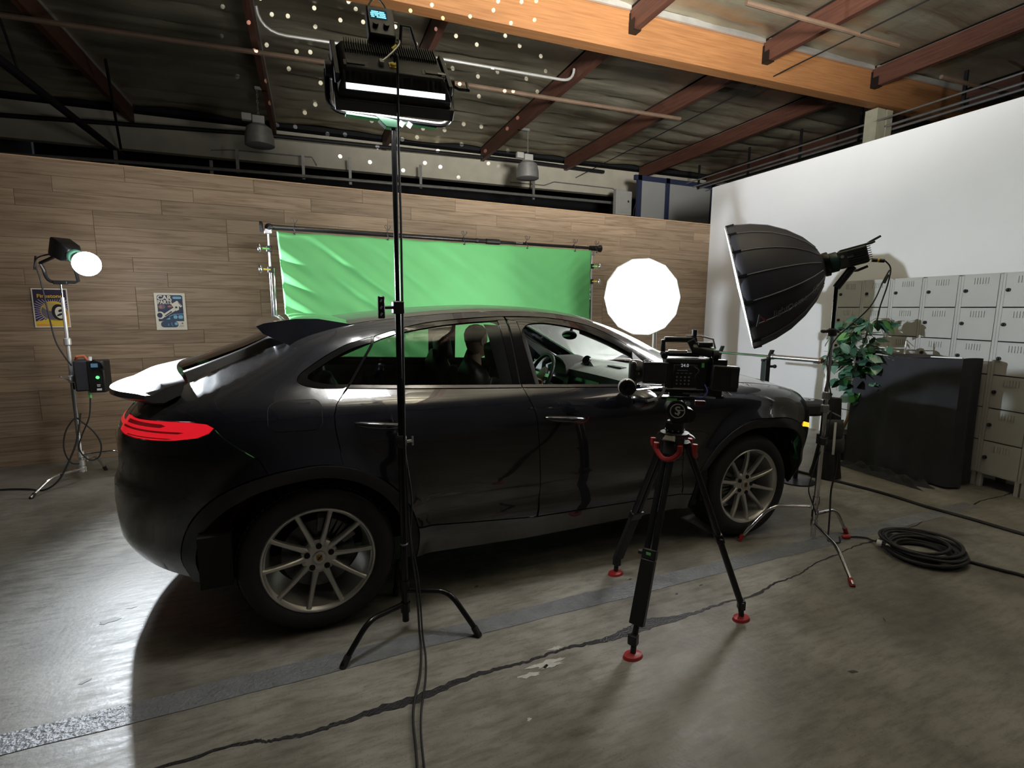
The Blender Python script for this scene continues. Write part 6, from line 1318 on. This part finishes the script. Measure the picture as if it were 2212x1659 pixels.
MB().tube([(4.74, 2.75, 1.105), (4.95, 1.04, 1.115)], .014, 12).build('barbell', M_chrome, label='chrome weight bar with one thick sleeve lying across the rack hooks', cat='bar')
bb = bpy.data.objects['barbell']; MB().tube([(4.887, 1.555, 1.1115), (4.951, 1.035, 1.1150)], .025, 16).build('sleeve', M_steel, bb); MB().tube([(4.885, 1.572, 1.1114), (4.8875, 1.552, 1.1115)], .032, 16).build('collar', M_steel, bb); MB().tube([(4.949, 1.05, 1.1149), (4.952, 1.025, 1.1151)], .027, 16).build('end_cap', mat('brown_end_cap', (.20, .12, .07), .4, .4), bb)
MB().tube([(4.80, 2.29, 1.105), (4.788, 2.40, 1.105)], .022, 14).build('collar', M_steel, bb)
# low round rubber-topped stool beyond the nose of the car
t = thing('round_stool', (4.33, .74, 0), 'low round black rubber-topped stool with a steel hub beyond the car nose', 'stool')
MB().lathe([(.05, 0), (.13, .0), (.20, -.012), (.215, -.03), (.215, -.10), (.19, -.125), (.06, -.13)], (4.33, .74, .80), n=36).build('rubber_top', M_rubber, t, ang=30)
MB().lathe([(.0, .006), (.05, .005), (.06, -.002), (.10, .004), (.105, .0), (.08, -.01)], (4.33, .74, .80), n=28).build('hub', M_steel, t)
MB().cyl((4.33, .74, .02), (4.33, .74, .68), .022, n=12).lathe([(.17, 0), (.17, .012), (.03, .03)], (4.33, .74, 0), n=28).build('pedestal', M_rackb, t)
# black cloth hung in a tall cone behind the chrome stand
mb = MB()
rings = []
for k in range(12):
    v = k/11; z = .012+.78*v; r = .135-.085*v**.8; rings.append([(4.72+.02*v+r*(1+.10*math.sin(5*a+v*2))*math.cos(a), .73-.03*v+r*(1+.10*math.sin(5*a+v*2))*math.sin(a), z) for a in [2*PI*q/40 for q in range(40)]])
mb.loft(rings).build('draped_cloth', mat('black_duvetyne', (.012, .012, .014), .95, noise=.3, scale=10), label='black cloth hanging in a narrow cone behind the chrome light stand', cat='cloth')
# ---- lockers
M_lock = mat('grey_locker_enamel', (.46, .46, .44), .42, noise=.10, scale=3, bump=.03, bscale=30); M_lockd = mat('locker_shadow_gap', (.05, .05, .05), .7)
LA = Vector((6.10, 1.735, 0)); LBd = Vector((-.279, -1.744, 0)).normalized(); LN = Vector((LBd.y, -LBd.x, 0)); LN = LN if LN.x < 0 else -LN     # front faces -x
LFm = Matrix((LBd, LN, Vector((0, 0, 1)))).transposed(); PW = .3495
place = ['leftmost, behind the leaves of the plant', 'second from the left, behind the plant', 'third from the left, above the black draped box', 'fourth from the left, above the black draped box', 'fifth from the left, by the right edge of the black box', 'sixth from the left, at the picture edge', 'last one, running out of the picture']
def louvres():
    m = MB()
    for k in range(6): m.bar((-.058+.023*k, 0, .066), (-.058+.023*k, 0, .124), .012, .008)
    return m
def lpnt(i, a, b, z): return LA+LBd*(PW*i+a)+LN*b+Vector((0, 0, z))
proto = None
for i in range(7):
    base = lpnt(i, PW/2, 0, 0)
    if proto is None:
        t = thing('locker_column', (0, 0, 0), '', 'locker', 'grey lockers along the white wall')
        z0, TH_ = .13, .306
        fr_ = MB(); D = .36
        fr_.box((0, D, z0+.92), (PW-.002, .01, 1.84)).box((-PW/2+.012, D/2, z0+.92), (.022, D, 1.84)).box((PW/2-.012, D/2, z0+.92), (.022, D, 1.84)).box((0, D/2, z0+1.838), (PW-.004, D, .012)).box((0, D/2, z0+.006), (PW-.004, D, .012))
        fr_.build('carcass', M_lock, t)
        for s in (-1, 1):
            for y in (.02, D-.02): MB().box((s*(PW/2-.025), y, z0/2), (.035, .03, z0)).build('leg', M_lock, t)
        for k in range(6):
            zc = z0+.010+TH_*(k+.5)-.004; MB().box((0, D/2, z0+TH_*k), (PW-.03, D-.02, .006)).build('shelf', M_lockd, t)
            d_ = MB().box((0, .004, zc), (PW-.052, .014, TH_-.010)).build('door', M_lock, t, bevel=.002)
            h_ = MB().cyl((-PW/2+.055, -.002, zc-.0), (-PW/2+.055, -.016, zc), .017, n=16).sphere((-PW/2+.055, -.018, zc), (.012, .012, .016), 12, 8).build('latch_knob', M_black, d_)
            l2 = louvres(); l2.v = [(x, y*1.0-.005, z+zc-.005) for x, y, z in l2.v]; l2.build('louvres', M_lock, d_, kind='stuff')
        proto = t; o = t
    else: o = copy_tree(proto)
    o.location = base; o.rotation_euler = (0, 0, math.atan2(LBd.y, LBd.x)+0); 
    o['label'] = 'grey six-door steel locker column, '+place[i]
# ---- big black draped box in front of them, pale battens on top, a rag at its foot
M_duv = mat('black_velour', (.030, .029, .036), .92, noise=.25, scale=6, bump=.15, bscale=60)
t = thing('draped_box', (5.58, .56, 0), 'tall box draped in black cloth in front of the lockers', 'box')
mb = MB(); x0, x1, y0, y1, H = 5.42, 5.74, .035, .99, 1.195
def drape(u, v):
    # u runs round the box, v from the top edge to the floor
    per = [(x1, y1), (x0, y1), (x0, y0), (x1, y0)]; L_ = [x1-x0, y1-y0, x1-x0]; s = u*sum(L_); k = 0
    while k < 2 and s > L_[k]: s -= L_[k]; k += 1
    f = s/L_[k]; a_, b_ = per[k], per[k+1]; x = a_[0]+(b_[0]-a_[0])*f; y = a_[1]+(b_[1]-a_[1])*f
    nx, ny = (0, 1) if k == 0 else ((-1, 0) if k == 1 else (0, -1)); w_ = v*(.018*math.sin(u*31)+.012*math.sin(u*57+2)+.02*v)
    z = H-(H-.02)*v+.018*math.sin(u*8+1)*(1-v)
    return (x+nx*w_, y+ny*w_, z)
mb.grid(90, 24, drape); mb.build('cloth', M_duv, t, ang=60)
MB().grid(12, 12, lambda u, v: (x0+(x1-x0)*u, y0+(y1-y0)*v, H+.012*math.sin(v*9+u*4)-.004)).build('cloth_top', M_duv, t)
MB().box((5.58, .51, .58), (.28, .90, 1.14)).build('inner_box', M_liner, t)
for (a_, b_) in (((5.44, .30, 1.205), (5.44, .05, 1.214)), ((5.50, .92, 1.225), (5.44, .58, 1.235)), ((5.60, .62, 1.20), (5.60, .62, 1.33)), ((5.62, .97, 1.24), (5.60, .62, 1.26))): MB().bar(a_, b_, .014, .010).build('pale_batten', M_white, t)
mb = MB()
def rag(u, v):
    x = 5.34-.26*(1-u)*(.4+.6*v)+.10*v-.02; y = .92-.78*v+.06*math.sin(u*9+v*5); e = min(1, u*5, (1-u)*5, v*8, (1-v)*8); z = .004+e*(.035+.035*math.sin(u*11+v*19)*math.sin(v*13+u*5)+.02*math.sin(v*31)); return (x, y, max(.003, z))
mb.grid(24, 50, rag).build('black_rag', M_duv, label='crumpled black rag lying on the floor before the draped box', cat='cloth')
# ---- potted fig
PX_, PY_ = 5.50, 1.13
t = thing('potted_fig', (PX_, PY_, 0), 'leafy artificial fig tree in a speckled pot beside the draped box', 'plant')
M_pot = mat('speckled_grey_pot', (.10, .10, .10), .6, noise=.85, scale=70)
MB().lathe([(.11, 0), (.115, .005), (.15, .26), (.158, .27), (.158, .30), (.145, .30), (.14, .27), (.0, .26)], (PX_, PY_, 0), n=32).build('pot', M_pot, t, ang=40)
M_bark = mat('tan_bark', (.36, .19, .09), .7, noise=.35, scale=20, stretch=(1, 1, .3))
tr = [(PX_, PY_, .25), (PX_+.0, PY_-.09, .55), (PX_+.02, PY_-.12, .80), (PX_+.0, PY_-.10, 1.05), (PX_+.02, PY_-.16, 1.35), (PX_, PY_-.18, 1.55)]
TR = MB().tube(spline(tr, 6), [.016-.010*k/30 for k in range(31)], 8).build('trunk', M_bark, t)
rl = random.Random(5)
def leafmesh(name, m):
    mb = MB(); vs = []; L_ = .135
    prof_ = [(0, .002), (.15, .022), (.35, .036), (.6, .032), (.82, .016), (1, .0005)]
    rows = [[(-w_, f*L_, -.012*f*f+.004), (0, f*L_, -.012*f*f), (w_, f*L_, -.012*f*f+.004)] for f, w_ in prof_]
    mb.loft(rows, closed=False); mb.tube([(0, -.025, .004), (0, 0, 0)], .0012, 4); return mb.mesh(name, m, 60)
LM = [leafmesh('leaf', mat('fig_leaf_%s' % n, c, .35, noise=.25, scale=15)) for n, c in (('deep', (.035, .10, .065)), ('mid', (.060, .17, .11)), ('pale', (.16, .30, .23)), ('bright', (.09, .33, .08)))]
nl = 0; tw = MB(); LV = []
for b_ in range(46):
    h = rl.choice([.78, .86, .92, 1.0, 1.05, 1.1, 1.2, 1.28, 1.38, 1.46, 1.52])+rl.uniform(-.05, .05); a_ = rl.uniform(0, 2*PI); Rr = (.46-.28*abs((h-1.10)/.48)**1.5)*rl.uniform(.45, 1.0)
    cpt_ = Vector((PX_, PY_-.12-.05*(h-.8), h)); tip = cpt_+Vector((Rr*math.cos(a_)*.75, Rr*math.sin(a_), rl.uniform(-.06, .10)))
    tw.tube([cpt_, cpt_.lerp(tip, .5)+Vector((0, 0, .03)), tip], .0025, 5)
    for q in range(6):
        if nl >= 262: break
        f = rl.uniform(.35, 1.05); p = cpt_.lerp(tip, f)+Vector((rl.uniform(-.03, .03), rl.uniform(-.03, .03), rl.uniform(-.03, .03)))
        LV.append((p, a_+rl.uniform(-1.3, 1.3), rl.uniform(-1.2, .2), rl.uniform(-.9, .9), rl.uniform(.75, 1.25))); nl += 1
tw.build('twigs', M_bark, TR, kind='stuff')
for (p, yaw, pit, rol, s_) in LV:
    o = bpy.data.objects.new('leaf', rl.choice(LM[:2]+LM[:3]+[LM[1], LM[3]])); C.objects.link(o); o.parent = t; o.location = p-Vector(t.location); o.rotation_euler = (pit, rol, yaw-PI/2); o.scale = (s_*1.15, s_, s_)
# ---- sandbag on the chrome stand
t = thing('sandbag', (3.62, -.10, .50), 'grey sandbag with a white strap hanging on the chrome stand', 'sandbag')
def pillow(c, s, R=None):
    mb = MB(); R = R or Matrix.Identity(3); c = Vector(c)
    def f(u, v, sg):
        x, z = 2*u-1, 2*v-1; k = max(0, (1-abs(x)**3)*(1-abs(z)**3))**.5; return c+R@Vector((s[0]/2*x, sg*s[1]/2*k, s[2]/2*z))
    mb.grid(12, 12, lambda u, v: f(u, v, 1)); mb.grid(12, 12, lambda u, v: f(u, v, -1)); return mb
M_bag = mat('grey_cordura', (.045, .045, .048), .8, noise=.2, scale=40, bump=.3, bscale=300)
SBC = Vector((RS[0]+.125, RS[1]+.02, .085)); RB = Matrix.Rotation(-.45, 3, 'Z')
pillow(SBC+Vector((0, 0, .70)), (.15, .09, .16), RB).build('upper_half', M_bag, t); pillow(SBC+Vector((.015, 0, .60)), (.16, .11, .13), RB).build('lower_half', M_bag, t)
MB().bar(SBC+RB@Vector((-.01, -.058, .54)), SBC+RB@Vector((-.01, -.050, .77)), .016, .004, up=RB@Vector((0, -1, 0))).build('white_strap', M_white, t)
MB().tube([SBC+RB@Vector((-.06, 0, .80)), SBC+RB@Vector((-.03, 0, .84)), Vector((RS[0]+.02, RS[1], .95)), SBC+RB@Vector((-.01, 0, .83)), SBC+RB@Vector((.05, 0, .80))], .006, 6).build('handle', M_galv, t)
# ---- coil of heavy cable with connectors, and the cables on the floor
M_cab = mat('black_cable', (.014, .014, .015), .5, noise=.2, scale=60)
t = thing('cable_coil', (3.80, -.68, 0), 'big coil of heavy black cable on the floor right of the chrome stand', 'cable coil')
rc = random.Random(2)
for k in range(11):
    r = .165+.012*(k % 5)+rc.uniform(-.01, .01); zc = .013+.021*(k//3)+rc.uniform(0, .004); cx, cy = 3.77+rc.uniform(-.035, .035), -.665+rc.uniform(-.03, .03)
    MB().tube([(cx+r*1.08*math.cos(2*PI*q/48), cy+r*math.sin(2*PI*q/48), zc+.006*math.sin(4*PI*q/48+k)) for q in range(48)], .0105, 8, closed=True).build('cable_turn', M_cab, t)
MB().tube(spline([(3.60, -.55, .06), (3.72, -.44, .075), (3.90, -.45, .07), (4.02, -.60, .06), (3.99, -.78, .03), (3.92, -.86, .011)], 6), .0105, 8).build('loose_turn', M_cab, t)
for (a_, b_, m, r) in (((3.585, -.487, .045), (3.595, -.515, .045), M_white, .020), ((3.594, -.513, .045), (3.602, -.540, .043), M_black, .018), ((3.601, -.538, .043), (3.612, -.575, .040), M_white, .019)): MB().cyl(a_, b_, r, n=16).build('connector', m, t)
rod('mains_cable', spline([(3.92, -.85, .011), (3.98, -1.0, .011), (4.03, -1.13, .011), (4.10, -1.6, .011), (4.2, -2.2, .011)], 6), .0105, M_cab, 'heavy black cable leaving the coil towards the right edge', 'cable')
rod('mains_cable', spline([(3.59, -.49, .045), (3.64, -.42, .02), (3.665, -.37, .010), (3.62, -.33, .010), (3.57, -.315, .012), (3.545, -.315, .014)], 6), .006, M_cab, 'thin cable with red plug between the chrome stand and the coil', 'cable')
MB().cyl((3.55, -.318, .018), (3.52, -.305, .018), .016, n=14).sphere((3.515, -.303, .018), (.014, .018, .014), 10, 8).build('red_plug', M_red, label='red plug on the floor by the foot of the chrome stand', cat='plug')
rod('floor_cable', spline([(4.40, 1.9, .012), (4.55, 1.2, .012), (4.61, .84, .012), (4.735, .21, .012), (4.74, -.17, .012), (4.78, -.47, .012), (4.80, -.78, .012), (4.86, -1.4, .012), (5.0, -2.2, .012)], 6), .013, M_cab, 'long black cable lying across the floor before the draped box', 'cable')
# speckle of light thrown on the roof by the panel's open back
def dots_light():
    l = bpy.data.lights.new('panel_back_spill', 'SPOT'); l.energy = 20000; l.spot_size = math.radians(42); l.spot_blend = .3; l.shadow_soft_size = .0015; l.use_nodes = True
    nt = l.node_tree; em = nt.nodes['Emission']; g = nt.nodes.new('ShaderNodeNewGeometry'); L = nt.links.new
    vt = nt.nodes.new('ShaderNodeVectorTransform'); vt.vector_type = 'VECTOR'; vt.convert_from = 'WORLD'; vt.convert_to = 'OBJECT'; L(g.outputs['Incoming'], vt.inputs[0])
    sp = nt.nodes.new('ShaderNodeSeparateXYZ'); L(vt.outputs[0], sp.inputs[0])
    dx = NN(nt, 'ShaderNodeMath', operation='DIVIDE'); dy = NN(nt, 'ShaderNodeMath', operation='DIVIDE'); L(sp.outputs[0], dx.inputs[0]); L(sp.outputs[2], dx.inputs[1]); L(sp.outputs[1], dy.inputs[0]); L(sp.outputs[2], dy.inputs[1])
    cb = nt.nodes.new('ShaderNodeCombineXYZ'); L(dx.outputs[0], cb.inputs[0]); L(dy.outputs[0], cb.inputs[1])
    v = nt.nodes.new('ShaderNodeTexVoronoi'); v.voronoi_dimensions = '2D'; v.inputs['Scale'].default_value = 20; v.inputs['Randomness'].default_value = .8; L(cb.outputs[0], v.inputs['Vector'])
    lt_ = NN(nt, 'ShaderNodeMath', operation='LESS_THAN', i1=.085); L(v.outputs['Distance'], lt_.inputs[0]); L(lt_.outputs[0], em.inputs['Strength'])
    o = bpy.data.objects.new('panel_back_spill', l); C.objects.link(o); o.location = (.385, -.05, 2.86); d = Vector((.19, .88, .50)).normalized(); o.rotation_euler = (-d).to_track_quat('Z', 'Y').to_euler(); return o
dots_light()
